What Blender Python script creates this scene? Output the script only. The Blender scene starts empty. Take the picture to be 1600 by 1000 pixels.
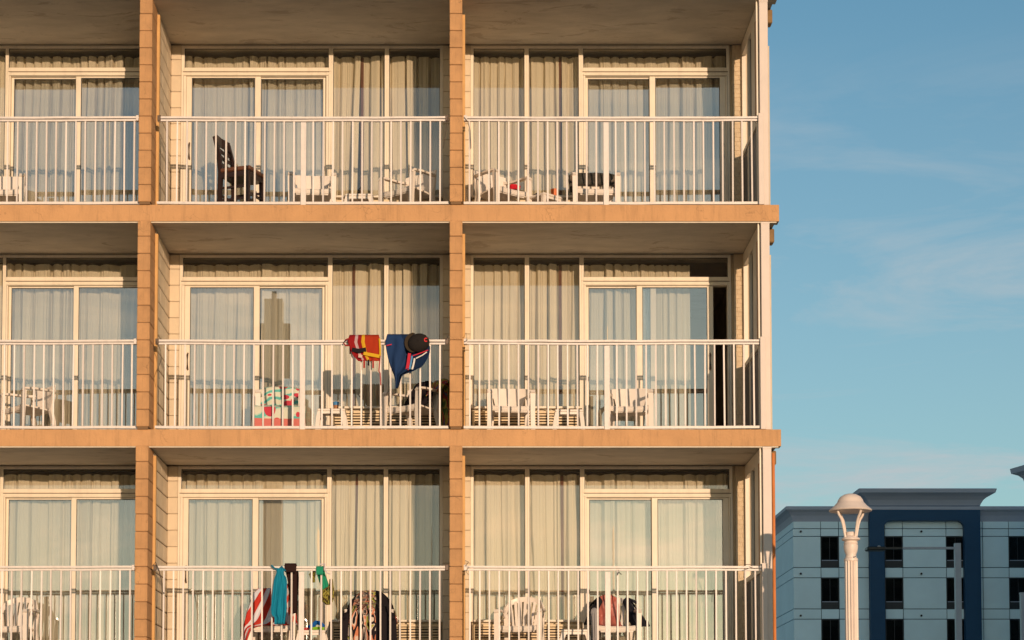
import bpy, math, random
from mathutils import Vector, Matrix, noise

random.seed(7)
R = math.radians
scene = bpy.context.scene
COL = scene.collection

# ------------------------------------------------------------------ camera, world, sun
F = 3125.0                    # focal length in photograph pixels (1600 wide)
PX, PY = 730.0, 1050.0        # principal point in the photograph
TILT = math.atan(175.0 / F)
CAM = Vector((0.0, -23.5, 1.7))

cam_data = bpy.data.cameras.new('camera')
cam_data.sensor_width = 36.0
cam_data.lens = F / 1600.0 * 36.0
cam_data.shift_x = (800.0 - PX) / 1600.0
cam_data.shift_y = (PY - 500.0) / 1600.0
cam_data.clip_end = 3000.0
cam = bpy.data.objects.new('camera', cam_data)
cam.location = CAM
cam.rotation_euler = (R(90) + TILT, 0, 0)
COL.objects.link(cam)
scene.camera = cam

SUN_EL, SUN_AZ = R(4.7), R(16.0)          # azimuth measured from -Y towards +X
sun_vec = Vector((math.sin(SUN_AZ) * math.cos(SUN_EL), -math.cos(SUN_AZ) * math.cos(SUN_EL), math.sin(SUN_EL)))

world = bpy.data.worlds.new('World')
scene.world = world
world.use_nodes = True
wn, wl = world.node_tree.nodes, world.node_tree.links
wn.clear()
w_out = wn.new('ShaderNodeOutputWorld')
w_bg = wn.new('ShaderNodeBackground')
w_sky = wn.new('ShaderNodeTexSky')
w_sky.sky_type = 'NISHITA'
w_sky.sun_disc = False
w_sky.sun_elevation = SUN_EL
w_sky.sun_rotation = R(180) - SUN_AZ
w_sky.air_density = 1.0
w_sky.dust_density = 0.3
w_sky.ozone_density = 1.9
w_bg.inputs['Strength'].default_value = 0.15
# tint of the whole sky (the picture's cool teal grade) and thin clouds
w_tint = wn.new('ShaderNodeMix'); w_tint.data_type = 'RGBA'; w_tint.blend_type = 'MULTIPLY'
w_tint.inputs[0].default_value = 1.0
w_tint.inputs[7].default_value = (0.62, 0.90, 0.96, 1)
w_tc = wn.new('ShaderNodeTexCoord')
w_map = wn.new('ShaderNodeMapping')
w_map.inputs['Scale'].default_value = (3.2, 3.2, 13.0)
w_map.inputs['Rotation'].default_value = (R(5), R(6), 0)
w_noise = wn.new('ShaderNodeTexNoise')
w_noise.inputs['Scale'].default_value = 1.6
w_noise.inputs['Detail'].default_value = 7.0
w_noise.inputs['Roughness'].default_value = 0.62
w_noise.inputs['Distortion'].default_value = 0.6
w_cr = wn.new('ShaderNodeValToRGB')
w_cr.color_ramp.elements[0].position = 0.47
w_cr.color_ramp.elements[0].color = (0, 0, 0, 1)
w_cr.color_ramp.elements[1].position = 0.63
w_cr.color_ramp.elements[1].color = (1, 1, 1, 1)
w_sep = wn.new('ShaderNodeSeparateXYZ')
w_band = wn.new('ShaderNodeValToRGB')      # clouds lie low in the sky, all the way round
be = w_band.color_ramp.elements
be[0].position = 0.03; be[0].color = (0.2, 0.2, 0.2, 1)
be[1].position = 0.35; be[1].color = (0.0, 0.0, 0.0, 1)
e = be.new(0.13); e.color = (1, 1, 1, 1)
e = be.new(0.20); e.color = (0.45, 0.45, 0.45, 1)
e = be.new(0.27); e.color = (0.50, 0.50, 0.50, 1)
w_mul = wn.new('ShaderNodeMath'); w_mul.operation = 'MULTIPLY'
w_mul2 = wn.new('ShaderNodeMath'); w_mul2.operation = 'MULTIPLY'; w_mul2.inputs[1].default_value = 0.75
w_cl = wn.new('ShaderNodeMix'); w_cl.data_type = 'RGBA'
w_dot = wn.new('ShaderNodeVectorMath'); w_dot.operation = 'DOT_PRODUCT'; w_dot.inputs[1].default_value = sun_vec
w_mr = wn.new('ShaderNodeMapRange'); w_mr.inputs['From Min'].default_value = 0.2; w_mr.inputs['From Max'].default_value = 1.0
w_cc = wn.new('ShaderNodeMix'); w_cc.data_type = 'RGBA'          # clouds near the sun are brighter and warmer
w_cc.inputs[6].default_value = (2.40, 2.62, 2.75, 1); w_cc.inputs[7].default_value = (13.0, 9.6, 6.6, 1)
wl.new(w_tc.outputs['Generated'], w_dot.inputs[0]); wl.new(w_dot.outputs['Value'], w_mr.inputs[0])
wl.new(w_mr.outputs[0], w_cc.inputs[0]); wl.new(w_cc.outputs[2], w_cl.inputs[7])
wl.new(w_sky.outputs[0], w_tint.inputs[6])
wl.new(w_tc.outputs['Generated'], w_map.inputs[0])
wl.new(w_map.outputs[0], w_noise.inputs['Vector'])
wl.new(w_noise.outputs['Fac'], w_cr.inputs[0])
wl.new(w_tc.outputs['Generated'], w_sep.inputs[0])
wl.new(w_sep.outputs['Z'], w_band.inputs[0])
wl.new(w_cr.outputs[0], w_mul.inputs[0]); wl.new(w_band.outputs[0], w_mul.inputs[1])
wl.new(w_mul.outputs[0], w_mul2.inputs[0])
w_hz = wn.new('ShaderNodeMapRange')          # thin high haze, thicker towards the horizon all the way round
w_hz.inputs['From Min'].default_value = 0.42; w_hz.inputs['From Max'].default_value = 0.06
w_hz.inputs['To Min'].default_value = 0.0; w_hz.inputs['To Max'].default_value = 0.40
w_add = wn.new('ShaderNodeMath'); w_add.operation = 'ADD'; w_add.use_clamp = True
wl.new(w_sep.outputs['Z'], w_hz.inputs[0]); wl.new(w_hz.outputs[0], w_add.inputs[1])
wl.new(w_mul2.outputs[0], w_add.inputs[0]); wl.new(w_add.outputs[0], w_cl.inputs[0])
wl.new(w_tint.outputs[2], w_cl.inputs[6])
wl.new(w_cl.outputs[2], w_bg.inputs['Color'])
wl.new(w_bg.outputs[0], w_out.inputs['Surface'])

sun_d = bpy.data.lights.new('sun', 'SUN')
sun_d.energy = 2.7
sun_d.angle = R(0.5)
sun_d.color = (1.0, 0.74, 0.52)
sun = bpy.data.objects.new('sun', sun_d)
sun.rotation_euler = (-sun_vec).to_track_quat('-Z', 'Y').to_euler()
sun.location = (10, -40, 20)
COL.objects.link(sun)

vs = scene.view_settings
vs.view_transform = 'Standard'
vs.look = 'None'
vs.exposure = 0.45
vs.gamma = 1.0
vs.use_curve_mapping = False
scene.cycles.max_bounces = 10
scene.cycles.transparent_max_bounces = 24

# ------------------------------------------------------------------ measuring in the photograph
CT, ST = math.cos(TILT), math.sin(TILT)
def at(px, py, Y):
    """the point of the plane y = Y seen at pixel (px, py) of the photograph"""
    u, v = (px - PX) / F, (PY - py) / F
    d = Vector((u, CT - v * ST, ST + v * CT))
    return CAM + d * ((Y - CAM.y) / d.y)

# ------------------------------------------------------------------ materials
def mat(name, col, rough=0.6, var=0.0, scale=8.0, bump=0.0, bscale=60.0, metal=0.0, spec=0.4, rnd=0.0, col2=None, stretch=None, dirt=None, streak=0, crack=0):
    m = bpy.data.materials.new(name); m.use_nodes = True
    n, l = m.node_tree.nodes, m.node_tree.links
    b = n['Principled BSDF']
    b.inputs['Roughness'].default_value = rough
    b.inputs['Metallic'].default_value = metal
    b.inputs['Specular IOR Level'].default_value = spec
    base = (*col, 1)
    b.inputs['Base Color'].default_value = base
    src = None
    tc = n.new('ShaderNodeTexCoord'); mp = n.new('ShaderNodeMapping')
    l.new(tc.outputs['Object'], mp.inputs[0])
    if stretch: mp.inputs['Scale'].default_value = stretch
    if rnd:
        oi = n.new('ShaderNodeObjectInfo')
        va = n.new('ShaderNodeVectorMath'); va.operation = 'SCALE'
        cmb = n.new('ShaderNodeCombineXYZ')
        for k in range(3): l.new(oi.outputs['Random'], cmb.inputs[k])
        l.new(cmb.outputs[0], va.inputs[0]); va.inputs['Scale'].default_value = 40
        l.new(va.outputs[0], mp.inputs['Location'])
    if var or col2:
        ns = n.new('ShaderNodeTexNoise'); ns.inputs['Scale'].default_value = scale
        ns.inputs['Detail'].default_value = 8; ns.inputs['Roughness'].default_value = 0.6
        l.new(mp.outputs[0], ns.inputs['Vector'])
        cr = n.new('ShaderNodeValToRGB')
        cr.color_ramp.elements[0].position = 0.32; cr.color_ramp.elements[1].position = 0.68
        c2 = col2 or tuple(c * (1 + var) for c in col)
        c1 = col if col2 else tuple(c * (1 - var) for c in col)
        cr.color_ramp.elements[0].color = (*c1, 1); cr.color_ramp.elements[1].color = (*c2, 1)
        l.new(ns.outputs['Fac'], cr.inputs[0]); src = cr.outputs[0]
    if dirt:                                   # (colour, scale, threshold): worn patches with their own outline
        ns = n.new('ShaderNodeTexNoise'); ns.inputs['Scale'].default_value = dirt[1]
        ns.inputs['Detail'].default_value = 10; ns.inputs['Roughness'].default_value = 0.7
        ns.inputs['Distortion'].default_value = 1.2
        l.new(mp.outputs[0], ns.inputs['Vector'])
        cr = n.new('ShaderNodeValToRGB')
        cr.color_ramp.elements[0].position = dirt[2]; cr.color_ramp.elements[1].position = dirt[2] + 0.05
        cr.color_ramp.elements[0].color = (0, 0, 0, 1); cr.color_ramp.elements[1].color = (0.8, 0.8, 0.8, 1)
        l.new(ns.outputs['Fac'], cr.inputs[0])
        mx = n.new('ShaderNodeMix'); mx.data_type = 'RGBA'
        l.new(cr.outputs[0], mx.inputs[0])
        if src: l.new(src, mx.inputs[6])
        else: mx.inputs[6].default_value = base
        mx.inputs[7].default_value = (*dirt[0], 1)
        src = mx.outputs[2]
    if crack:                                  # fine cracks, broken up
        vo = n.new('ShaderNodeTexVoronoi'); vo.feature = 'DISTANCE_TO_EDGE'; vo.inputs['Scale'].default_value = 1.5
        wn_ = n.new('ShaderNodeTexNoise'); wn_.inputs['Scale'].default_value = 3.0; wn_.inputs['Detail'].default_value = 6
        va_ = n.new('ShaderNodeVectorMath'); va_.operation = 'ADD'
        l.new(mp.outputs[0], wn_.inputs['Vector']); l.new(mp.outputs[0], va_.inputs[0]); l.new(wn_.outputs['Color'], va_.inputs[1]); l.new(va_.outputs[0], vo.inputs['Vector'])
        c1_ = n.new('ShaderNodeValToRGB'); c1_.color_ramp.elements[0].position = 0.003; c1_.color_ramp.elements[1].position = 0.009
        c1_.color_ramp.elements[0].color = (1, 1, 1, 1); c1_.color_ramp.elements[1].color = (0, 0, 0, 1)
        nm = n.new('ShaderNodeTexNoise'); nm.inputs['Scale'].default_value = 1.7
        l.new(mp.outputs[0], nm.inputs['Vector'])
        c2_ = n.new('ShaderNodeValToRGB'); c2_.color_ramp.elements[0].position = 0.50; c2_.color_ramp.elements[1].position = 0.60
        c2_.color_ramp.elements[0].color = (0, 0, 0, 1); c2_.color_ramp.elements[1].color = (crack, crack, crack, 1)
        mm_ = n.new('ShaderNodeMath'); mm_.operation = 'MULTIPLY'
        l.new(vo.outputs['Distance'], c1_.inputs[0]); l.new(nm.outputs['Fac'], c2_.inputs[0]); l.new(c1_.outputs[0], mm_.inputs[0]); l.new(c2_.outputs[0], mm_.inputs[1])
        mx = n.new('ShaderNodeMix'); mx.data_type = 'RGBA'; l.new(mm_.outputs[0], mx.inputs[0])
        if src: l.new(src, mx.inputs[6])
        else: mx.inputs[6].default_value = base
        mx.inputs[7].default_value = (*[c * 0.25 for c in col], 1); src = mx.outputs[2]
    if streak:                                 # vertical run marks
        m2 = n.new('ShaderNodeMapping'); m2.inputs['Scale'].default_value = (7.0, 7.0, 0.7)
        l.new(tc.outputs['Object'], m2.inputs[0])
        ns = n.new('ShaderNodeTexNoise'); ns.inputs['Scale'].default_value = 1.6; ns.inputs['Detail'].default_value = 9; ns.inputs['Roughness'].default_value = 0.75
        l.new(m2.outputs[0], ns.inputs['Vector'])
        cr = n.new('ShaderNodeValToRGB'); cr.color_ramp.elements[0].position = 0.50; cr.color_ramp.elements[1].position = 0.72
        cr.color_ramp.elements[0].color = (0, 0, 0, 1); cr.color_ramp.elements[1].color = (streak, streak, streak, 1)
        l.new(ns.outputs['Fac'], cr.inputs[0])
        mx = n.new('ShaderNodeMix'); mx.data_type = 'RGBA'; l.new(cr.outputs[0], mx.inputs[0])
        if src: l.new(src, mx.inputs[6])
        else: mx.inputs[6].default_value = base
        mx.inputs[7].default_value = (*[c * 0.45 for c in col], 1); src = mx.outputs[2]
    if rnd:
        mr = n.new('ShaderNodeMapRange'); mr.inputs['To Min'].default_value = 1 - rnd; mr.inputs['To Max'].default_value = 1 + rnd
        l.new(oi.outputs['Random'], mr.inputs[0])
        mx = n.new('ShaderNodeVectorMath'); mx.operation = 'SCALE'
        if src: l.new(src, mx.inputs[0])
        else: mx.inputs[0].default_value = col
        l.new(mr.outputs[0], mx.inputs['Scale']); src = mx.outputs[0]
    if src: l.new(src, b.inputs['Base Color'])
    if bump:
        nb = n.new('ShaderNodeTexNoise'); nb.inputs['Scale'].default_value = bscale
        nb.inputs['Detail'].default_value = 6
        l.new(mp.outputs[0], nb.inputs['Vector'])
        bp = n.new('ShaderNodeBump'); bp.inputs['Strength'].default_value = bump
        bp.inputs['Distance'].default_value = 0.02
        l.new(nb.outputs['Fac'], bp.inputs['Height']); l.new(bp.outputs[0], b.inputs['Normal'])
    return m

def glass(name, refl, tint=(0.93, 0.92, 0.90), wav=0.0):
    m = bpy.data.materials.new(name); m.use_nodes = True
    n, l = m.node_tree.nodes, m.node_tree.links
    n.remove(n['Principled BSDF'])
    out = n['Material Output']
    tr = n.new('ShaderNodeBsdfTransparent'); tr.inputs[0].default_value = (*tint, 1)
    gl = n.new('ShaderNodeBsdfGlossy'); gl.inputs['Roughness'].default_value = 0.0
    gl.inputs['Color'].default_value = (0.92, 0.97, 1.0, 1)
    fr = n.new('ShaderNodeFresnel'); fr.inputs['IOR'].default_value = 1.45
    ad = n.new('ShaderNodeMath'); ad.operation = 'ADD'; ad.inputs[1].default_value = refl; ad.use_clamp = True
    mx = n.new('ShaderNodeMixShader')
    l.new(fr.outputs[0], ad.inputs[0]); l.new(ad.outputs[0], mx.inputs[0])
    l.new(tr.outputs[0], mx.inputs[1]); l.new(gl.outputs[0], mx.inputs[2])
    if wav:
        tc = n.new('ShaderNodeTexCoord'); ns = n.new('ShaderNodeTexNoise'); ns.inputs['Scale'].default_value = 1.3
        ns.inputs['Detail'].default_value = 1
        bp = n.new('ShaderNodeBump'); bp.inputs['Strength'].default_value = wav; bp.inputs['Distance'].default_value = 0.02
        l.new(tc.outputs['Object'], ns.inputs['Vector']); l.new(ns.outputs['Fac'], bp.inputs['Height'])
        l.new(bp.outputs[0], gl.inputs['Normal'])
    l.new(mx.outputs[0], out.inputs['Surface'])
    return m

M = {}
M['tan'] = mat('tan_paint', (0.55, 0.285, 0.118), 0.75, var=0.10, scale=2.2, bump=0.25, bscale=35, dirt=((0.30, 0.17, 0.08), 5.0, 0.645), streak=0.55, crack=0.4)
M['tan_block'] = mat('tan_block_paint', (0.52, 0.27, 0.112), 0.8, var=0.10, scale=7, bump=0.45, bscale=90, rnd=0.07, dirt=((0.28, 0.15, 0.07), 9.0, 0.66), streak=0.4, crack=0.5)
M['mortar'] = mat('mortar', (0.20, 0.11, 0.05), 0.9)
M['wall_block'] = mat('cream_block_paint', (0.66, 0.53, 0.37), 0.8, var=0.06, scale=5, bump=0.4, bscale=90, rnd=0.05)
M['wall_mortar'] = mat('cream_mortar', (0.40, 0.29, 0.18), 0.9)
M['dark_mortar'] = mat('dark_cream_mortar', (0.16, 0.10, 0.06), 0.9)
M['trim'] = mat('ochre_trim', (0.60, 0.34, 0.12), 0.7, var=0.1, scale=4, bump=0.2)
M['soffit'] = mat('soffit_concrete', (0.51, 0.43, 0.32), 0.85, var=0.12, scale=2.0, bump=0.5, bscale=12, stretch=(1, 2.5, 1), dirt=((0.36, 0.29, 0.21), 1.3, 0.56))
M['floor'] = mat('balcony_floor', (0.38, 0.33, 0.27), 0.8, var=0.1)
M['frame'] = mat('cream_window_frame', (0.76, 0.65, 0.50), 0.45, var=0.05, scale=3, bump=0.08, streak=0.3)
M['rail'] = mat('white_rail_paint', (0.72, 0.62, 0.54), 0.4, var=0.05, scale=20, bump=0.15, dirt=((0.36, 0.20, 0.12), 22.0, 0.69), streak=0.3)
M['post'] = mat('post_paint', (0.66, 0.54, 0.45), 0.5, var=0.04, scale=4, bump=0.1, dirt=((0.45, 0.30, 0.2), 12.0, 0.76))
M['gasket'] = mat('black_gasket', (0.02, 0.02, 0.02), 0.5)
M['glass'] = glass('window_glass', 0.035)
M['door_glass'] = glass('door_glass', 0.12, (0.88, 0.88, 0.87))
M['gap_shade'] = mat('dark_gap_shade', (0.035, 0.018, 0.016), 0.8)  # near-black, stands in for the unlit room above the curtains
M['dark'] = mat('room_dark', (0.10, 0.07, 0.06), 0.9)
M['roomwall'] = mat('room_wall', (0.42, 0.38, 0.33), 0.8)
M['brick'] = mat('small_brick_paint', (0.62, 0.47, 0.30), 0.85, var=0.08, bump=0.4, bscale=90)
M['grille'] = mat('grille_paint', (0.74, 0.56, 0.34), 0.6, var=0.06)
M['grille_dark'] = mat('grille_recess', (0.05, 0.03, 0.02), 0.8)
M['handle'] = mat('brown_handle', (0.12, 0.07, 0.04), 0.4)
M['plastic'] = mat('white_plastic', (0.76, 0.66, 0.56), 0.38, var=0.04, scale=6)
M['wood'] = mat('dark_wood', (0.026, 0.012, 0.010), 0.35, var=0.25, scale=8, stretch=(1, 1, 0.1))
M['seatwood'] = mat('seat_wood', (0.13, 0.05, 0.025), 0.4, var=0.2, scale=8)
M['pink_screen'] = mat('end_panel_grey', (0.10, 0.09, 0.09), 0.4)
M['lamp'] = mat('lamp_paint', (0.74, 0.60, 0.50), 0.45, var=0.04, scale=9, bump=0.05)
M['beam'] = mat('shaded_beam_end', (0.26, 0.15, 0.06), 0.8, var=0.2, scale=6)  # brown darkened so the beam ends look shaded
M['pipe'] = mat('orange_pipe', (0.62, 0.20, 0.05), 0.5, var=0.1, scale=5)

def curtain_mat(name, col):
    m = bpy.data.materials.new(name); m.use_nodes = True
    n, l = m.node_tree.nodes, m.node_tree.links
    b = n['Principled BSDF']; b.inputs['Base Color'].default_value = (*col, 1); b.inputs['Roughness'].default_value = 0.95
    b.inputs['Specular IOR Level'].default_value = 0.1
    tc = n.new('ShaderNodeTexCoord'); ns = n.new('ShaderNodeTexNoise'); ns.inputs['Scale'].default_value = 240
    bp = n.new('ShaderNodeBump'); bp.inputs['Strength'].default_value = 0.15; bp.inputs['Distance'].default_value = 0.003
    l.new(tc.outputs['Object'], ns.inputs['Vector']); l.new(ns.outputs['Fac'], bp.inputs['Height']); l.new(bp.outputs[0], b.inputs['Normal'])
    return m
M['curtain'] = curtain_mat('cream_curtain', (0.65, 0.58, 0.44))
M['lining'] = curtain_mat('brown_curtain_lining', (0.17, 0.085, 0.06))

# ------------------------------------------------------------------ mesh helpers
class MB:
    def __init__(s): s.v, s.f, s.uv = [], [], None
    def box(s, x0, x1, y0, y1, z0, z1, ch=0.0):
        if ch <= 0:
            o = len(s.v)
            s.v += [(x0,y0,z0),(x1,y0,z0),(x1,y1,z0),(x0,y1,z0),(x0,y0,z1),(x1,y0,z1),(x1,y1,z1),(x0,y1,z1)]
            s.f += [(o,o+3,o+2,o+1),(o+4,o+5,o+6,o+7),(o,o+1,o+5,o+4),(o+1,o+2,o+6,o+5),(o+2,o+3,o+7,o+6),(o+3,o,o+4,o+7)]
            return s
        o = len(s.v)
        xs, ys, zs = (x0, x1), (y0, y1), (z0, z1)
        idx = {}
        for i in (0, 1):
            for j in (0, 1):
                for k in (0, 1):
                    sx, sy, sz = (1 if i == 0 else -1), (1 if j == 0 else -1), (1 if k == 0 else -1)
                    for a in range(3):
                        p = [xs[i], ys[j], zs[k]]
                        if a != 0: p[0] += sx * ch
                        if a != 1: p[1] += sy * ch
                        if a != 2: p[2] += sz * ch
                        idx[(i, j, k, a)] = len(s.v); s.v.append(tuple(p))
        I = lambda i, j, k, a: idx[(i, j, k, a)]
        fs = []
        fs.append([I(0,0,0,0),I(0,1,0,0),I(0,1,1,0),I(0,0,1,0)]); fs.append([I(1,0,0,0),I(1,1,0,0),I(1,1,1,0),I(1,0,1,0)])
        fs.append([I(0,0,0,1),I(1,0,0,1),I(1,0,1,1),I(0,0,1,1)]); fs.append([I(0,1,0,1),I(1,1,0,1),I(1,1,1,1),I(0,1,1,1)])
        fs.append([I(0,0,0,2),I(1,0,0,2),I(1,1,0,2),I(0,1,0,2)]); fs.append([I(0,0,1,2),I(1,0,1,2),I(1,1,1,2),I(0,1,1,2)])
        for i in (0,1):
            for j in (0,1): fs.append([I(i,j,0,0),I(i,j,1,0),I(i,j,1,1),I(i,j,0,1)])
        for i in (0,1):
            for k in (0,1): fs.append([I(i,0,k,0),I(i,1,k,0),I(i,1,k,2),I(i,0,k,2)])
        for j in (0,1):
            for k in (0,1): fs.append([I(0,j,k,1),I(1,j,k,1),I(1,j,k,2),I(0,j,k,2)])
        for i in (0,1):
            for j in (0,1):
                for k in (0,1): fs.append([I(i,j,k,0),I(i,j,k,1),I(i,j,k,2)])
        c = Vector(((x0+x1)/2, (y0+y1)/2, (z0+z1)/2))
        for f in fs:
            p = [Vector(s.v[q]) for q in f]
            nn = (p[1]-p[0]).cross(p[2]-p[0])
            if nn.dot(sum(p, Vector())/len(p) - c) < 0: f.reverse()
            s.f.append(tuple(f))
        return s
    def sweep(s, pts, sizes, n=4, up=(0, 0, 1), cap=True, rot=None):
        """section swept along points; sizes (a, b) = half widths across / along up"""
        pts = [Vector(p) for p in pts]; o = len(s.v); up = Vector(up)
        if not isinstance(sizes, list): sizes = [sizes] * len(pts)
        for i, p in enumerate(pts):
            t = (pts[min(i+1, len(pts)-1)] - pts[max(i-1, 0)]).normalized()
            sd = t.cross(up)
            if sd.length < 1e-4: sd = t.cross(Vector((0, 1, 0)))
            if sd.length < 1e-4: sd = t.cross(Vector((1, 0, 0)))
            sd.normalize(); u2 = sd.cross(t).normalized()
            a, b = sizes[i] if isinstance(sizes[i], tuple) else (sizes[i], sizes[i])
            for k in range(n):
                if n == 4: cx, cy = ((-1,-1),(1,-1),(1,1),(-1,1))[k]
                else: cx, cy = math.cos(2*math.pi*k/n), math.sin(2*math.pi*k/n)
                s.v.append(tuple(p + sd * (a*cx) + u2 * (b*cy)))
        for i in range(len(pts)-1):
            for k in range(n):
                a0, a1 = o+i*n+k, o+i*n+(k+1) % n
                s.f.append((a0, a1, a1+n, a0+n))
        if cap:
            s.f.append(tuple(reversed(range(o, o+n)))); e = o+(len(pts)-1)*n
            s.f.append(tuple(range(e, e+n)))
        return s
    def lathe(s, prof, n=24, c=(0, 0), flute=None):
        o = len(s.v)
        for r, z in prof:
            for k in range(n):
                a = 2*math.pi*k/n; rr = r
                if flute: rr = r - (flute if k % 2 else 0)
                s.v.append((c[0]+rr*math.cos(a), c[1]+rr*math.sin(a), z))
        for i in range(len(prof)-1):
            for k in range(n):
                a0, a1 = o+i*n+k, o+i*n+(k+1) % n
                s.f.append((a0, a1, a1+n, a0+n))
        s.f.append(tuple(reversed(range(o, o+n)))); e = o+(len(prof)-1)*n
        s.f.append(tuple(range(e, e+n)))
        return s
    def mesh(s, name, m, smooth=False):
        me = bpy.data.meshes.new(name)
        me.from_pydata(s.v, [], s.f); me.update()
        if m: me.materials.append(m)
        if smooth:
            me.polygons.foreach_set('use_smooth', [True]*len(me.polygons))
            me.set_sharp_from_angle(angle=R(40))
        return me
    def build(s, name, m, parent=None, smooth=False, **kw):
        return link(name, s.mesh(name, m, smooth), parent, **kw)

def link(name, me, parent=None, loc=None, kind=None, label=None):
    o = bpy.data.objects.new(name, me); COL.objects.link(o)
    if parent: o.parent = parent
    if loc: o.location = loc
    if kind: o['kind'] = kind
    if label: o['label'] = label
    return o

def tag(o, label, cat, group=None, kind=None):
    o['label'] = label; o['category'] = cat
    if group: o['group'] = group
    if kind: o['kind'] = kind
    return o

def thing(name, label, cat, loc=(0, 0, 0), rz=0.0, group=None):
    o = bpy.data.objects.new(name, None); COL.objects.link(o)
    o.location = loc; o.rotation_euler = (0, 0, rz); o.empty_display_size = 0.2
    return tag(o, label, cat, group)

def children(o): return list(o.children)
def copy_thing(o, loc, rz, label):
    c = o.copy(); COL.objects.link(c); c.location = loc; c.rotation_euler = (0, 0, rz); c['label'] = label
    def rec(src, dst):
        for ch in children(src):
            d = ch.copy(); COL.objects.link(d); d.parent = dst; rec(ch, d)
    rec(o, c)
    return c

# ------------------------------------------------------------------ levels and grid (measured in the photograph)
SC = 2.64
Z2 = at(730, 671, 0).z                # floor of the middle balcony row
Z1 = at(730, 320, 0).z                # floor of the upper row
H = Z1 - Z2
FLOORS = {1: Z1, 2: Z2, 3: Z2 - H}    # rows as seen from the top
Z0 = Z1 + H
def X(px, Y=0.0, py=520): return at(px, py, Y).x
def dz(py, Y=0.0): return at(730, py, Y).z - Z2     # height above the middle row's floor
YW = 1.5                              # plane of the window wall
SLAB_T = -dz(697, 0)
CEIL = H - SLAB_T                     # ceiling above a floor
COURSE = H / 13.0
X_END = X(1219)
X_LEFT = X(-290)
print('H', H, 'slab', SLAB_T, 'floors', FLOORS, 'ground', FLOORS[3])

# ------------------------------------------------------------------ ground
ground = MB().box(-1500, 1500, -1500, 1500, -0.5, 0.0).build('ground', mat('sandy_concrete', (0.42, 0.36, 0.28), 0.9, var=0.12, scale=0.4, bump=0.3), None)
ground['kind'] = 'structure'
walk = MB().box(-60, 60, -9.0, -0.6, 0.0, 0.004).build('boardwalk_pavement', mat('boardwalk_concrete', (0.46, 0.41, 0.34), 0.85, var=0.08, scale=1.5, bump=0.2), None)
walk['kind'] = 'structure'

# ------------------------------------------------------------------ the hotel with the balconies
hotel = thing('hotel_building', 'tan and cream balconied hotel block filling the left of the photo', 'building')

def slab(zt):
    m = MB()
    m.box(X_LEFT, X_END, 0.0, 0.16, zt - SLAB_T, zt)                      # edge beam
    m.box(X_LEFT, X_END - 0.03, 0.16, 7.0, zt - SLAB_T + 0.012, zt)
    me = m.mesh('slab', M['tan'])
    me.materials.append(M['soffit']); me.materials.append(M['floor'])
    for p in me.polygons:
        if p.normal.z < -0.5: p.material_index = 1
        elif p.normal.z > 0.5: p.material_index = 2
    return link('slab', me, hotel)
for zt in (Z0, FLOORS[1], FLOORS[2], FLOORS[3]): slab(zt)
for zt in (FLOORS[1], FLOORS[2], FLOORS[3]):                           # drip edge under the beam
    MB().box(X_LEFT, X_END - 0.03, 0.018, 0.042, zt - SLAB_T - 0.012, zt - SLAB_T + 0.0).build('drip_edge', M['frame'], hotel)

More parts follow.
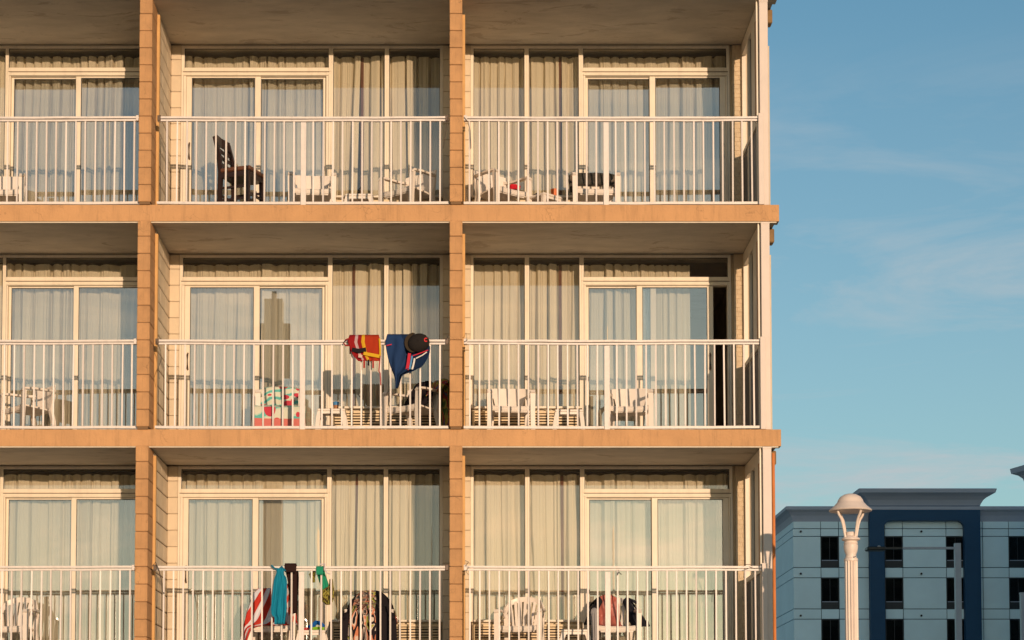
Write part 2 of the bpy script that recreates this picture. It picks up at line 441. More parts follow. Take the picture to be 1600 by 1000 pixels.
# columns: 0.15 m wide block piers; x positions from the photograph (front face)
COLS = [(X(215 - 485), X(234.5 - 485)), (X(214.5), X(234.5)), (X(702.5), X(722.5))]
block_me = {}
def block_mesh(w, d, h, m, key):
    k = (round(w, 3), round(d, 3), round(h, 3), key)
    if k not in block_me:
        block_me[k] = MB().box(0, w, 0, d, 0, h, 0.006).mesh('block', m)
    return block_me[k]
J = 0.006
COL_D = 0.36
for ci, (x0, x1) in enumerate(COLS):
    for r, zf in FLOORS.items():
        w = x1 - x0
        base = 0.03
        col = MB().box(x0 + 0.012, x1 - 0.012, -0.025, COL_D - 0.01, zf + 0.0, zf + CEIL).build('column', M['mortar'], hotel)
        for k in range(13):
            za = zf + base + (k * COURSE if k else 0) + (0 if k else 0)
            zb = zf + base + (k + 1) * COURSE - J
            top = zf + CEIL - 0.002
            if za > top - 0.03: break
            zb = min(zb, top)
            jx = random.uniform(-0.0015, 0.0015)
            if ci == 0: continue
            o = link('block', block_mesh(w, COL_D + 0.035, zb - za, M['tan_block'], 't'), col, loc=(x0 + jx, -0.036 + random.uniform(-0.002, 0.002), za))
        if ci == 0:
            c = MB()
            for k in range(12): c.box(x0, x1, -0.036, COL_D, zf + base + k*COURSE, min(zf + base + (k+1)*COURSE - J, zf + CEIL - 0.002), 0.006)
            c.build('blocks', M['tan_block'], col, kind='stuff')
        # partition wall behind the column
        part = MB().box(x0 + 0.01, x1 - 0.008, COL_D + 0.002, YW + 3.5, zf, zf + CEIL).build('partition_wall', M['dark_mortar'], hotel)
        L = (YW - COL_D) / 2.8
        for k in range(13):
            za = zf + base + k * COURSE if k else zf + 0.002
            zb = min(zf + base + (k + 1) * COURSE - J, zf + CEIL - 0.002)
            if za > zb - 0.02: break
            if ci == 1:
                ys = [COL_D + 0.004]
                off = L * (0.5 if k % 2 else 1.0)
                y = COL_D + off
                while y < YW - 0.02: ys.append(y); y += L
                ys.append(YW)
                for ya, yb in zip(ys[:-1], ys[1:]):
                    link('block', block_mesh(0.02, yb - ya - J, zb - za - 0.009, M['wall_block'], 'c'), part, loc=(x1 - 0.0185, ya, za))
        if ci != 1:
            MB().box(x1 - 0.0075, x1 - 0.001, COL_D + 0.004, YW, zf + 0.002, zf + CEIL - 0.002).build('plaster', M['wall_block'], part)
        MB().box(x0 - 0.001, x0 + 0.0095, COL_D + 0.004, YW, zf + 0.002, zf + CEIL - 0.002).build('plaster', M['wall_block'], part)
        # vertical trim strip where column and partition meet
        MB().box(x1 - 0.001, x1 + 0.032, COL_D - 0.03, COL_D + 0.03, zf + 0.005, zf + CEIL - 0.06).build('trim_strip', M['trim'], hotel)
    # below the lowest balcony and above the highest slab
    MB().box(x0, x1, -0.03, COL_D, 0.0, FLOORS[3] - SLAB_T).build('ground_column', M['tan_block'], hotel)
    MB().box(x0, x1, -0.03, COL_D, Z0, Z0 + CEIL).build('upper_column', M['tan_block'], hotel)
MB().box(X_LEFT, X_END - 0.2, YW, YW + 0.2, 0, FLOORS[3] - SLAB_T).build('ground_floor_wall', M['wall_block'], hotel)
MB().box(X_LEFT, X_END - 0.2, YW, YW + 0.2, Z0, Z0 + CEIL).build('upper_wall', M['wall_block'], hotel)
MB().box(X_LEFT, X_END, 0.0, 7.0, Z0 + CEIL, Z0 + H).build('roof', M['tan'], hotel)
# back and end of the rooms
MB().box(X_LEFT, X_END - 0.12, 5.0, 5.15, 0, Z0 + CEIL).build('rear_wall', M['roomwall'], hotel)
XI = X(1161, YW)                       # inner face of the end wall
for r, zf in FLOORS.items():
    MB().box(XI + 0.03, X(1206, YW), YW + 0.02, 5.0, zf, zf + CEIL).build('end_wall', M['wall_block'], hotel)
    MB().box(X_LEFT, X_LEFT + 0.15, 0.3, 5.0, zf, zf + CEIL).build('end_wall', M['wall_block'], hotel)

# ------------------------------------------------------------------ windows and doors
def ring(x0, x1, z0, z1, wl_, wr_, wb_, wt_, y0, y1):
    m = MB()
    m.box(x0, x0 + wl_, y0, y1, z0, z1, 0.004); m.box(x1 - wr_, x1, y0, y1, z0, z1, 0.004)
    if wt_: m.box(x0 + wl_, x1 - wr_, y0 + 0.003, y1, z1 - wt_, z1, 0.004)
    if wb_: m.box(x0 + wl_, x1 - wr_, y0 + 0.003, y1, z0, z0 + wb_, 0.004)
    return m
def pxw(a, b): return X(b, YW) - X(a, YW)
ZT_TOP = dz(398.5, YW); ZT_G1 = dz(402, YW); ZT_G0 = dz(432.5, YW); ZD = dz(438.6, YW)
ZD_IN = dz(446, YW); Z_SILL = dz(638, YW); Z_GB = dz(634.5, YW)
PANE_Y = YW + 0.03

def opening(name, zf, x0, x1, z0, z1, wl_, wr_, wb_, wt_, gm, parent=hotel):
    fr = ring(x0, x1, z0 + zf, z1 + zf, wl_, wr_, wb_, wt_, YW, YW + 0.07).build(name, M['frame'], parent)
    g = 0.006
    gx0, gx1, gz0, gz1 = x0 + wl_, x1 - wr_, z0 + wb_ + zf, z1 - wt_ + zf
    gk = MB()
    gk.box(gx0, gx0 + g, PANE_Y - 0.008, PANE_Y + 0.008, gz0, gz1); gk.box(gx1 - g, gx1, PANE_Y - 0.008, PANE_Y + 0.008, gz0, gz1)
    gk.box(gx0 + g, gx1 - g, PANE_Y - 0.008, PANE_Y + 0.008, gz1 - g, gz1)
    gk.build('gasket', M['gasket'], fr)
    MB().box(gx0 + g, gx1 - g, PANE_Y, PANE_Y + 0.0005, gz0, gz1 - g).build('pane', gm, fr)
    return fr

def sash(zf, x0, x1, wl_, wr_, y0, door, handle=None):
    z0, z1 = zf + 0.03, zf + ZD_IN - 0.002
    s = ring(x0, x1, z0, z1, wl_, wr_, 0.10, 0.018, y0, y0 + 0.035).build('sash', M['frame'], door)
    gx0, gx1 = x0 + wl_, x1 - wr_
    g = 0.007
    gk = MB()
    gk.box(gx0, gx0 + g, y0 + 0.008, y0 + 0.022, z0 + 0.1, z1 - 0.018); gk.box(gx1 - g, gx1, y0 + 0.008, y0 + 0.022, z0 + 0.1, z1 - 0.018)
    gk.box(gx0 + g, gx1 - g, y0 + 0.008, y0 + 0.022, z1 - 0.018 - g, z1 - 0.018)
    gk.build('gasket', M['gasket'], door)
    MB().box(gx0 + g, gx1 - g, y0 + 0.014, y0 + 0.0145, z0 + 0.1, z1 - 0.018 - g).build('pane', M['door_glass'], door)
    if handle:
        hx = handle
        hm = MB().sweep([(hx, y0 - 0.004, zf + 1.03), (hx, y0 - 0.03, zf + 1.05), (hx, y0 - 0.03, zf + 1.22), (hx, y0 - 0.004, zf + 1.24)], 0.011, 6)
        hm.build('handle', M['handle'], door, smooth=True)

def door(zf, px0, px1, pl, pcl, pcr, pr, left_first=True, open_shift=0.0):
    """px0-px1 outer frame; pl = left edge of the first sash, pcl-pcr the meeting stile, pr right edge of the second sash"""
    d = ring(X(px0, YW), X(px1, YW), zf, zf + ZD, X(pl, YW) - X(px0, YW), X(px1, YW) - X(pr, YW), 0.03, ZD - ZD_IN, YW, YW + 0.10).build('sliding_door', M['frame'], hotel)
    hz0, hz1 = zf + ZD_IN, zf + ZD
    MB().box(X(px0, YW) + 0.02, X(px1, YW) - 0.02, YW - 0.004, YW - 0.0005, hz1 - 0.012, hz1 - 0.004).build('head_shade_line', M['handle'], d)  # dark strip laid on the head, shadow line put in as colour
    MB().box(X(px0, YW) + 0.028, X(px1, YW) - 0.028, YW - 0.014, YW - 0.0005, hz0 + 0.004, hz0 + 0.026, 0.003).build('head_track', M['frame'], d)
    for gx in (X(px0, YW) + 0.028, X(px1, YW) - 0.031):
        MB().box(gx, gx + 0.003, YW - 0.002, YW - 0.0005, zf, hz0).build('jamb_shade_line', M['handle'], d)  # thin dark strip on the jamb in place of a real shadow line
    xl, xr = X(pl, YW), X(pr, YW)
    c0, c1 = X(pcl, YW), X(pcr, YW)
    if left_first:       # left sash in front (handle on its left stile)
        sash(zf, xl + 0.001, c1, 0.068, c1 - c0, YW + 0.012, d, handle=xl + 0.045)
        sash(zf, c0, xr - 0.001, c1 - c0, 0.04, YW + 0.05, d)
    else:                # right sash in front, can slide to the left
        s = open_shift
        sash(zf, xl + 0.001, c1, 0.033, c1 - c0, YW + 0.05, d)
        sash(zf, c0 - s, xr - 0.001 - s, c1 - c0, 0.075, YW + 0.012, d, handle=xr - 0.045 - s)
    return d

def louvre(zf, px0, px1):
    x0, x1 = X(px0, YW), X(px1, YW)
    z0, z1 = zf + 0.03, zf + Z_SILL - 0.03
    a = MB().box(x0, x1, YW + 0.07, YW + 0.09, z0, z1).build('air_conditioner', M['grille_dark'], hotel)
    ring(x0, x1, z0, z1, 0.03, 0.03, 0.03, 0.03, YW + 0.005, YW + 0.068).build('casing', M['grille'], a)
    n = 12; p = (z1 - z0 - 0.06) / n
    sm = MB()
    sm.box(0.002, x1 - x0 - 0.062, -0.008, 0.004, -0.0095, 0.0095, 0.002)
    me = sm.mesh('slat', M['grille'])
    for k in range(n):
        link('slat', me, a, loc=(x0 + 0.03, YW + 0.032, z0 + 0.03 + (k + 0.5) * p))

def wall_under(zf, px0, px1):
    MB().box(X(px0, YW), X(px1, YW), YW + 0.095, YW + 0.14, zf, zf + Z_SILL).build('window_spandrel', M['wall_block'], hotel)

def return_wall(zf, xa, xb):
    p = MB().box(xa, xb, YW + 0.012, YW + 0.14, zf, zf + CEIL).build('return_wall', M['wall_mortar'], hotel)
    for k in range(13):
        za = zf + 0.03 + k * COURSE if k else zf + 0.002
        zb = min(zf + 0.03 + (k + 1) * COURSE - 0.004, zf + CEIL - 0.002)
        if za > zb - 0.02: break
        link('block', block_mesh(xb - xa - 0.002, 0.03, zb - za, M['wall_block'], 'c'), p, loc=(xa + 0.001, YW - 0.012, za))

def header(zf, px0, px1):
    MB().box(X(px0, YW), X(px1, YW), YW + 0.40, YW + 0.43, zf + ZT_TOP - 0.30, zf + CEIL - 0.003).build('gap_shade_board', M['gap_shade'], hotel)  # dark board added to give the gap above the curtains its shade
    MB().box(X(px0, YW), X(px1, YW), YW + 0.004, YW + 0.14, zf + ZT_TOP, zf + CEIL).build('window_head', M['frame'], hotel)

for r, zf in FLOORS.items():
    # bay A (left, door at the right)
    o = lambda a, b, z0, z1, wl_, wr_, wb_, wt_, nm='window', g='glass': opening(nm, zf, X(a, YW), X(b, YW), z0, z1, pxw(0, wl_), pxw(0, wr_), wb_, wt_, M[g])
    dT = ZT_TOP - ZT_G1; dB = Z_GB - Z_SILL
    o(-170, -81.5, Z_SILL, ZT_TOP, 5, 3.5, dB, dT)
    o(-81.5, 5.5, Z_SILL, ZT_TOP, 3.5, 2.5, dB, dT)
    o(5.5, 240, ZD, ZT_TOP, 2.5, 6, ZT_G0 - ZD, dT, 'transom_window')
    door(zf, 5.5, 240, 11.5, 114, 122, 234, left_first=False)
    wall_under(zf, -170, 5.5); louvre(zf, -168, 4)
    header(zf, -170, 240)
    return_wall(zf, X(240, YW), X(247.5, YW))
    return_wall(zf, X(-198, YW), X(-170, YW))
    # bay B (middle, door at the left)
    o(280, 515.5, ZD, ZT_TOP, 5, 3.5, ZT_G0 - ZD, dT, 'transom_window')
    o(515.5, 603.5, Z_SILL, ZT_TOP, 3.5, 3.5, dB, dT)
    o(603.5, 692, Z_SILL, ZT_TOP, 3.5, 5, dB, dT)
    door(zf, 280, 515.5, 288, 396, 405, 508, left_first=True)
    wall_under(zf, 515.5, 692); louvre(zf, 519, 689)
    header(zf, 280, 692)
    return_wall(zf, X(264, YW), X(280, YW))
    return_wall(zf, X(692, YW), X(705, YW))
    # bay C (right, door at the right)
    o(735, 823.5, Z_SILL, ZT_TOP, 5, 3.5, dB, dT)
    o(823.5, 909, Z_SILL, ZT_TOP, 3.5, 3.5, dB, dT)
    o(909, 1143, ZD, ZT_TOP, 3.5, 5, ZT_G0 - ZD, dT, 'transom_window')
    door(zf, 909, 1143, 916, 1017, 1026, 1137, left_first=False, open_shift=pxw(0, 22) if r == 2 else 0.0)
    wall_under(zf, 735, 909); louvre(zf, 738, 906)
    header(zf, 735, 1143)
    return_wall(zf, X(725, YW), X(735, YW))
    # small brick pier at the end of bay C
    xa, xb = X(1147, YW), X(1161, YW)
    MB().box(X(1143, YW), xa, YW + 0.03, YW + 0.14, zf, zf + CEIL).build('pier_reveal', M['brick'], hotel)
    pier = MB().box(xa, xb + 0.03, YW - 0.004, YW + 0.14, zf, zf + CEIL).build('brick_pier', M['brick'], hotel)
    bm_ = MB(); n = int(CEIL / 0.056); p = CEIL / n
    for k in range(n):
        split = xa + (xb - xa) * (0.35 if k % 2 else 0.75)
        bm_.box(xa, split - 0.003, YW - 0.01 + random.uniform(-0.002, 0.002), YW + 0.02, zf + k*p + 0.0015, zf + (k+1)*p - 0.002, 0.002)
        bm_.box(split + 0.003, xb, YW - 0.01 + random.uniform(-0.002, 0.002), YW + 0.02, zf + k*p + 0.0015, zf + (k+1)*p - 0.002, 0.002)
    bm_.build('bricks', M['brick'], pier, kind='stuff')

# ------------------------------------------------------------------ end screen, posts
FB1, FB0 = at(1210, 705, 0.35).z - FLOORS[3], at(1210, 727, 0.35).z - FLOORS[3]
XS = X(1189)                           # inner face line of the screen at the front
HR = dz(531, 0)
for r, zf in FLOORS.items():
    xa, xb = X(1190.5), X(1204)
    MB().box(xa, xb, -0.06, 0.0, zf + 0.002, zf + CEIL - 0.002, 0.005).build('corner_post', M['post'], hotel) if False else None
    p = MB().box(xa, xb, 0.012, 0.10, zf + 0.002, zf + CEIL - 0.004, 0.004).build('corner_post', M['post'], hotel)
    MB().box(xa - 0.002, xb + 0.002, 0.008, 0.104, zf + CEIL - 0.03, zf + CEIL - 0.003, 0.002).build('cap', M['post'], p)
    MB().box(X(1186.5), X(1188.8), 0.06, 0.10, zf + 0.002, zf + CEIL - 0.004).build('screen_trim', M['frame'], hotel)
    sc = MB()
    sc.box(XS, XS + 0.05, 0.12, YW - 0.02, zf + CEIL - 0.16, zf + CEIL - 0.004)         # top beam
    sc.box(XS, XS + 0.05, YW - 0.07, YW - 0.02, zf + 0.004, zf + CEIL - 0.16)           # rear jamb
    sc.box(XS, XS + 0.05, 0.90, 1.00, zf + 0.004, zf + CEIL - 0.16)
    sc.box(XS, XS + 0.05, 0.34, 0.62, zf + HR, zf + CEIL - 0.16)
    sc.box(XS, XS + 0.05, 0.12, 0.20, zf + 0.004, zf + CEIL - 0.16)
    s = sc.build('end_screen', M['frame'], hotel)
    MB().box(XS + 0.004, XS + 0.012, 0.20, 0.34, zf + HR, zf + CEIL - 0.16).build('screen_panel', M['tan_block'], s)
    MB().box(XS + 0.03, XS + 0.04, 0.62, 0.90, zf + HR, zf + CEIL - 0.16).build('screen_panel', M['gasket'], s)
    lp = MB().box(XS + 0.008, XS + 0.03, 0.20, 0.90, zf + 0.02, zf + HR - 0.07).build('lower_panel', M['pink_screen'], s)
    MB().box(XS - 0.012, XS + 0.045, 0.12, YW - 0.02, zf + HR - 0.06, zf + HR - 0.005).build('screen_rail', M['frame'], s)
    MB().box(XS + 0.008, XS + 0.03, 1.00, YW - 0.07, zf + 0.02, zf + HR - 0.07).build('lower_panel', M['pink_screen'], s)
    # beam end bracket beside the post
    bx = MB().box(X(1198), X(1217.5), 0.30, 0.46, FB0 + zf, FB1 + zf, 0.012).build('beam_end', M['beam'], hotel)
MB().sweep([(X(1210.8), 0.22, 0.0), (X(1210.8), 0.22, FLOORS[3] + CEIL - 0.05)], 0.020, 8).build('downpipe', M['pipe'], hotel, smooth=True)

# ------------------------------------------------------------------ railings
H_TOP = dz(530, 0); H_CAP0 = dz(537, 0); H_BOT1 = dz(664.5, 0); H_BOT0 = dz(668.5, 0)
RX = [(-(273) , 214, -8.5), (242.5, 701, 473.3 - 0.6), (724.5, 1191, 948.3)]
def cyl_box(h, w): return MB().box(-w/2, w/2, -w/2, w/2, 0, h)
bal_me = MB().box(-0.0092, 0.0092, -0.0092, 0.0092, 0, H_CAP0 - H_BOT1).mesh('baluster', M['rail'])
def sag_rail(x0, x1, z, hw, hh, y):
    pts = []
    for i in range(13):
        t = i / 12
        pts.append((x0 + (x1 - x0) * t, y + random.uniform(-0.002, 0.002), z + random.uniform(-0.0025, 0.0025) - 0.004 * math.sin(math.pi * t)))
    return MB().sweep(pts, (hw, hh), 4)
for r, zf in FLOORS.items():
    for b, (p0, p1, pc) in enumerate(RX):
        x0, x1 = X(p0), X(p1)
        if b == 2: x1 = X(1190.5)
        yr = 0.045
        rail = sag_rail(x0, x1, zf + H_BOT0 + (H_BOT1 - H_BOT0)/2, 0.014, (H_BOT1 - H_BOT0)/2, yr).build('railing', M['rail'], hotel)
        zt = zf + H_TOP
        c = sag_rail(x0, x1, zt - 0.012, 0.026, 0.012, yr); c.build('handrail', M['rail'], rail)
        c = sag_rail(x0, x1, zf + H_CAP0 + 0.010, 0.018, 0.011, yr); c.build('subrail', M['rail'], rail)
        step = X(15.32) - X(0)
        xc = X(pc)
        k0 = -14 if b == 2 else (-14 if b == 1 else -15)
        for k in range(-17, 17):
            xx = xc + k * step
            if k == 0 or xx < x0 + 0.03 or xx > x1 - 0.03: continue
            o = link('baluster', bal_me, rail, loc=(xx + random.uniform(-0.002, 0.002), yr, zf + H_BOT1))
            o.rotation_euler = (random.uniform(-0.004, 0.004), random.uniform(-0.004, 0.004), random.uniform(-0.2, 0.2))
        MB().box(xc - 0.032, xc + 0.032, 0.012, 0.028, zf + 0.002, zf + H_CAP0 - 0.02, 0.003).build('stanchion', M['rail'], rail)
        if b == 2:
            MB().box(X(1187.5), X(1196), -0.012, 0.011, zf + 0.003, zf + H_TOP + 0.03, 0.003).build('rail_post', M['post'], rail)
        for xe in ((x0 + 0.02,) if b == 2 else (x0 + 0.02, x1 - 0.02)):
            MB().box(xe - 0.02, xe + 0.02, yr - 0.034, yr + 0.03, zt - 0.055, zt + 0.012, 0.004).build('bracket', M['handle'] if b == 1 else M['rail'], rail)
# cord ends knotted at some of the railing ends
cord_m = mat('brown_cord', (0.10, 0.07, 0.05), 0.8)
def cord(pts, parent=None, rad=0.004): return MB().sweep([at(*p) for p in pts], rad, 5).build('cord', cord_m, parent, smooth=True)
c = cord([(727, 876, -0.02), (732, 878, -0.03), (728, 884, -0.03), (733, 886, -0.02), (728, 893, -0.02), (732, 898, -0.02)])
tag(c, 'short brown cord knotted on rail beside middle column, bottom right balcony', 'cord')
c = cord([(698, 530, -0.01), (700, 524, -0.02), (724, 528, -0.02), (728, 520, -0.01), (730, 532, -0.02), (725, 534, -0.02)])
tag(c, 'thin cord tied round rail end at the middle column of the middle row', 'cord')
c = cord([(700, 182, 0.0), (698, 195, 0.0), (694, 222, 0.0), (693, 232, 0.0)])
tag(c, 'dark cord hanging from rail end left of middle column, top row', 'cord')
c = cord([(725, 183, 0.0), (731, 190, 0.0), (735, 205, 0.0), (736, 232, 0.0)])
tag(c, 'dark cord hanging from rail end right of middle column, top row', 'cord')
c = cord([(244, 533, 0.0), (250, 545, 0.0), (252, 562, 0.0), (246, 578, 0.0), (249, 592, 0.0)])
tag(c, 'dark cord dangling by left column on the middle row balcony', 'cord')
c = cord([(238, 885, -0.03), (243, 878, -0.03), (248, 890, -0.03), (252, 905, 0.0), (254, 925, 0.0), (257, 927, 0.0)], None, 0.006)
tag(c, 'knotted cord hanging by the left column on the bottom row balcony', 'cord')
c = cord([(1163, 884, -0.02), (1165, 882, -0.03), (1172, 882, -0.03), (1176, 886, -0.02), (1163, 890, -0.02), (1162, 903, -0.01)])
tag(c, 'thin cord looped over handrail near the corner post, bottom row', 'cord')

# ------------------------------------------------------------------ curtains
def curtain(x0, x1, z0, z1, y, label, mtl, seed, period=0.17, amp=0.135, flare=None, group='cream curtains behind the balcony windows'):
    rnd = random.Random(seed)
    nx = max(24, int((x1 - x0) / 0.0058)); nz = 22
    # fold phase: a random walk so that pleats vary in width
    ph = [rnd.uniform(0, 6)]; am = []
    a = 1.0
    fr = 1.0
    for i in range(nx + 1):
        fr += rnd.uniform(-0.14, 0.14); fr = min(1.7, max(0.6, fr))
        a += rnd.uniform(-0.14, 0.14); a = min(1.4, max(0.4, a))
        ph.append(ph[-1] + fr * math.pi * (x1 - x0) / nx / period * 1.0)
        am.append(a)
    m = MB()
    for j in range(nz + 1):
        t = j / nz; z = z1 + (z0 - z1) * t
        for i in range(nx + 1):
            s = i / nx
            w = 0.9 * t * noise.noise(Vector((s * (x1 - x0) * 1.2, seed * 3.1, t * 0.8)))
            p = ph[i] + w * 1.4
            kf = math.floor(p / math.pi); u = p / math.pi - kf
            g = 1.0 + 0.55 * noise.noise(Vector((kf * 0.73, seed * 1.9, 0.5)))
            dep = 1.0 + 0.7 * noise.noise(Vector((kf * 1.31, seed * 0.7, 2.5)))
            w_ = u if noise.noise(Vector((kf * 2.17, seed * 0.4, 7.5))) > 0.05 else 1 - u
            fw = 0.14 + 0.10 * noise.noise(Vector((kf * 3.1, seed, 4.5)))
            uu = u ** g
            f = dep * min(1.0, uu / fw, (1 - uu) / fw) * (0.50 + 0.50 * w_)
            f2 = 0.18 * math.sin(1.3 * p + seed)
            am_t = am[i] * (0.55 + 0.45 * min(1, t * 3)) * (1 - 0.25 * t * noise.noise(Vector((s * 5, seed, t * 2))))
            yy = y - amp * am_t * (f + f2 * t)
            xx = x0 + (x1 - x0) * s
            if flare: xx += flare(s, t)
            zt = z + (0.010 * abs(math.sin(p)) if j == 0 else 0)
            m.v.append((xx, yy, zt))
    for j in range(nz):
        for i in range(nx):
            q = j * (nx + 1) + i
            m.f.append((q, q + nx + 1, q + nx + 2, q + 1))
    me = m.mesh('curtain', mtl, smooth=False)
    me.polygons.foreach_set('use_smooth', [True] * len(me.polygons))
    o = link('curtain', me)
    return tag(o, label, 'curtain', group)

ROWN = {1: 'top row', 2: 'middle row', 3: 'bottom row'}
YC = YW + 0.26
zc1 = dz(414, YW + 0.2)
seed = 1
for r, zf in FLOORS.items():
    z0, z1 = zf + 0.02, zf + zc1
    rn = ROWN[r]
    curtain(X(-165, YC), X(232, YC), z0, z1, YC, 'cream curtain behind the glass of the left balcony cut by the frame, ' + rn, M['curtain'], seed); seed += 1
    gap = {1: 565, 2: 553, 3: 559}[r]
    lean = {1: -0.05, 2: 0.02, 3: -0.03}[r]
    fl = (lambda s, t, L=lean: L * t * max(0, (s - 0.8) / 0.2))
    fl2 = (lambda s, t, L=lean: L * t * max(0, (0.2 - s) / 0.2))
    curtain(X(277, YC), X(gap - 2, YC), z0, z1, YC, 'cream curtain behind the sliding door of the centre balcony, ' + rn, M['curtain'], seed, flare=fl); seed += 1
    curtain(X(gap + 2, YC), X(690, YC), z0, z1, YC, 'cream curtain behind the two fixed panes of the centre balcony, ' + rn, M['curtain'], seed, 0.15, 0.135, flare=fl2); seed += 1
    curtain(X(gap - 2.2, YC), X(gap + 2.6, YC), z0, z1 - 0.02, YC - 0.05, 'narrow dark brown lining showing between curtains, centre balcony, ' + rn, M['lining'], seed, 0.08, 0.02, group='brown curtain linings'); seed += 1
    g2 = {1: 876, 2: 875, 3: 877}[r]
    curtain(X(737, YC), X(g2 - 2, YC), z0, z1, YC, 'cream curtain behind the two fixed panes of the right balcony, ' + rn, M['curtain'], seed, 0.155, 0.135); seed += 1
    curtain(X(g2 - 2.2, YC), X(g2 + 2.6, YC), z0, z1 - 0.02, YC - 0.05, 'narrow dark brown lining showing between curtains, right balcony, ' + rn, M['lining'], seed, 0.08, 0.02, group='brown curtain linings'); seed += 1
    xr = 1141 if r != 2 else 1078
    if r != 2:
        curtain(X(g2 + 2.5, YC), X(xr, YC), z0, z1, YC, 'cream curtain behind the closed sliding door of the right balcony, ' + rn, M['curtain'], seed); seed += 1
    else:
        curtain(X(g2 + 2.5, YC), X(1022, YC), z0, z1, YC, 'smooth cream curtain behind the fixed half of the open door', M['curtain'], seed); seed += 1
        curtain(X(1022, YC), X(1078, YC), z0, z1, YC + 0.01, 'tightly bunched cream curtain beside the open sliding door', M['curtain'], seed, 0.065, 0.05); seed += 1

# ------------------------------------------------------------------ plastic chairs
def P(name, mb, m, parent, smooth=True): return mb.build(name, m, parent, smooth=smooth)
def arc_panel(w, z0, z1, ybase, bow, lean, th, n=14, wing=0.0, zw0=None):
    """curved upright panel, convex to the rear, front face towards -y"""
    m = MB()
    nz = 6
    for side in (0, 1):
        for j in range(nz + 1):
            t = j / nz
            for i in range(n + 1):
                s = -1 + 2 * i / n
                ww = w / 2
                zz0 = z0
                if zw0 is not None and abs(s) > 0.74: zz0 = zw0
                z = zz0 + (z1 - 0.025 * abs(s) ** 4 - zz0) * t
                y = ybase - bow * s * s + lean * (z - z0) + (th if side else 0)
                m.v.append((s * ww, y, z))
    N = (nz + 1) * (n + 1)
    for j in range(nz):
        for i in range(n):
            a = j * (n + 1) + i
            m.f.append((a, a + 1, a + n + 2, a + n + 1)); b = a + N
            m.f.append((b, b + n + 1, b + n + 2, b + 1))
    def edge(a, b): m.f.append((a, b, b + N, a + N))
    for i in range(n): edge(i + 1, i); edge(nz*(n+1)+i, nz*(n+1)+i+1)
    for j in range(nz): edge(j*(n+1), (j+1)*(n+1)); edge((j+1)*(n+1)+n, j*(n+1)+n)
    return m

def make_chair(kind, label, loc, rz, group):
    t = thing('patio_chair', label, 'chair', loc, rz, group)
    pl = M['plastic']
    # seat, dished with a rolled front lip
    m = MB()
    ys = [(-0.235, 0.375), (-0.245, 0.40), (-0.23, 0.418), (-0.1, 0.410), (0.05, 0.398), (0.19, 0.392)]
    n = 8
    for side in (0, 1):
        for (y, z) in ys:
            for i in range(n + 1):
                s = -1 + 2 * i / n
                m.v.append((s * (0.235 - 0.03 * (y > 0.1)), y, z + 0.012 * abs(s) ** 3 - (0.02 if side else 0)))
    N = len(ys) * (n + 1)
    for j in range(len(ys) - 1):
        for i in range(n):
            a = j * (n + 1) + i
            m.f.append((a, a + 1, a + n + 2, a + n + 1)); m.f.append((a + N, a + N + n + 1, a + N + n + 2, a + N + 1))
    for i in range(n):
        m.f.append((i, i + N, i + N + 1, i + 1)); q = (len(ys)-1)*(n+1)+i; m.f.append((q, q+1, q+N+1, q+N))
    for j in range(len(ys)-1):
        a = j*(n+1); m.f.append((a, a+n+1, a+n+1+N, a+N)); a += n; m.f.append((a, a+N, a+n+1+N, a+n+1))
    P('seat', m, pl, t)
    P('apron', MB().box(-0.20, 0.20, -0.222, -0.205, 0.345, 0.388, 0.004), pl, t, False)
    top = 0.615
    for s in (-1, 1):
        P('leg', MB().sweep([(s*0.275, -0.255, 0.0), (s*0.262, -0.24, 0.30), (s*0.265, -0.225, top - 0.02)], [(0.024, 0.016), (0.030, 0.018), (0.033, 0.02)], 4, up=(0, 1, 0)), pl, t)
        P('leg', MB().sweep([(s*0.25, 0.30, 0.0), (s*0.225, 0.22, 0.22), (s*0.215, 0.17, 0.40), (s*0.235, 0.20, 0.60)], [(0.022, 0.016), (0.027, 0.018), (0.03, 0.02), (0.024, 0.012)], 4, up=(0, 1, 0)), pl, t)
        P('armrest', MB().sweep([(s*0.262, -0.255, top - 0.03), (s*0.266, -0.225, top), (s*0.272, -0.10, top + 0.01), (s*0.268, 0.06, top + 0.012), (s*0.245, 0.19, top + 0.02), (s*0.225, 0.225, top + 0.03)],
                                [(0.03, 0.008), (0.033, 0.012), (0.032, 0.012), (0.027, 0.012), (0.02, 0.014), (0.014, 0.02)], 4), pl, t)
    if kind == 'panel':
        b = arc_panel(0.52, 0.45, 0.735, 0.235, 0.075, 0.16, 0.012, 16, zw0=0.60)
        P('backrest', b, pl, t)
    else:
        br = P('backrest', MB().sweep([(-0.245, 0.13, 0.56), (-0.232, 0.19, 0.66), (-0.18, 0.25, 0.745), (-0.09, 0.275, 0.78), (0, 0.28, 0.79), (0.09, 0.275, 0.78), (0.18, 0.25, 0.745), (0.232, 0.19, 0.66), (0.245, 0.13, 0.56)],
                                      [(0.012, 0.03)] * 9, 4, up=(0, 0, 1)), pl, t)
        for i in range(7):
            s = (i - 3) / 3
            zt = 0.79 - 0.06 * s * s
            P('slat', MB().sweep([(s*0.13, 0.175 - 0.01*s*s, 0.40), (s*0.155, 0.21 - 0.02*s*s, 0.58), (s*0.185, 0.275 - 0.03*s*s, zt)], [(0.017, 0.006)] * 3, 4, up=(0, 1, 0)), pl, br)
    return t

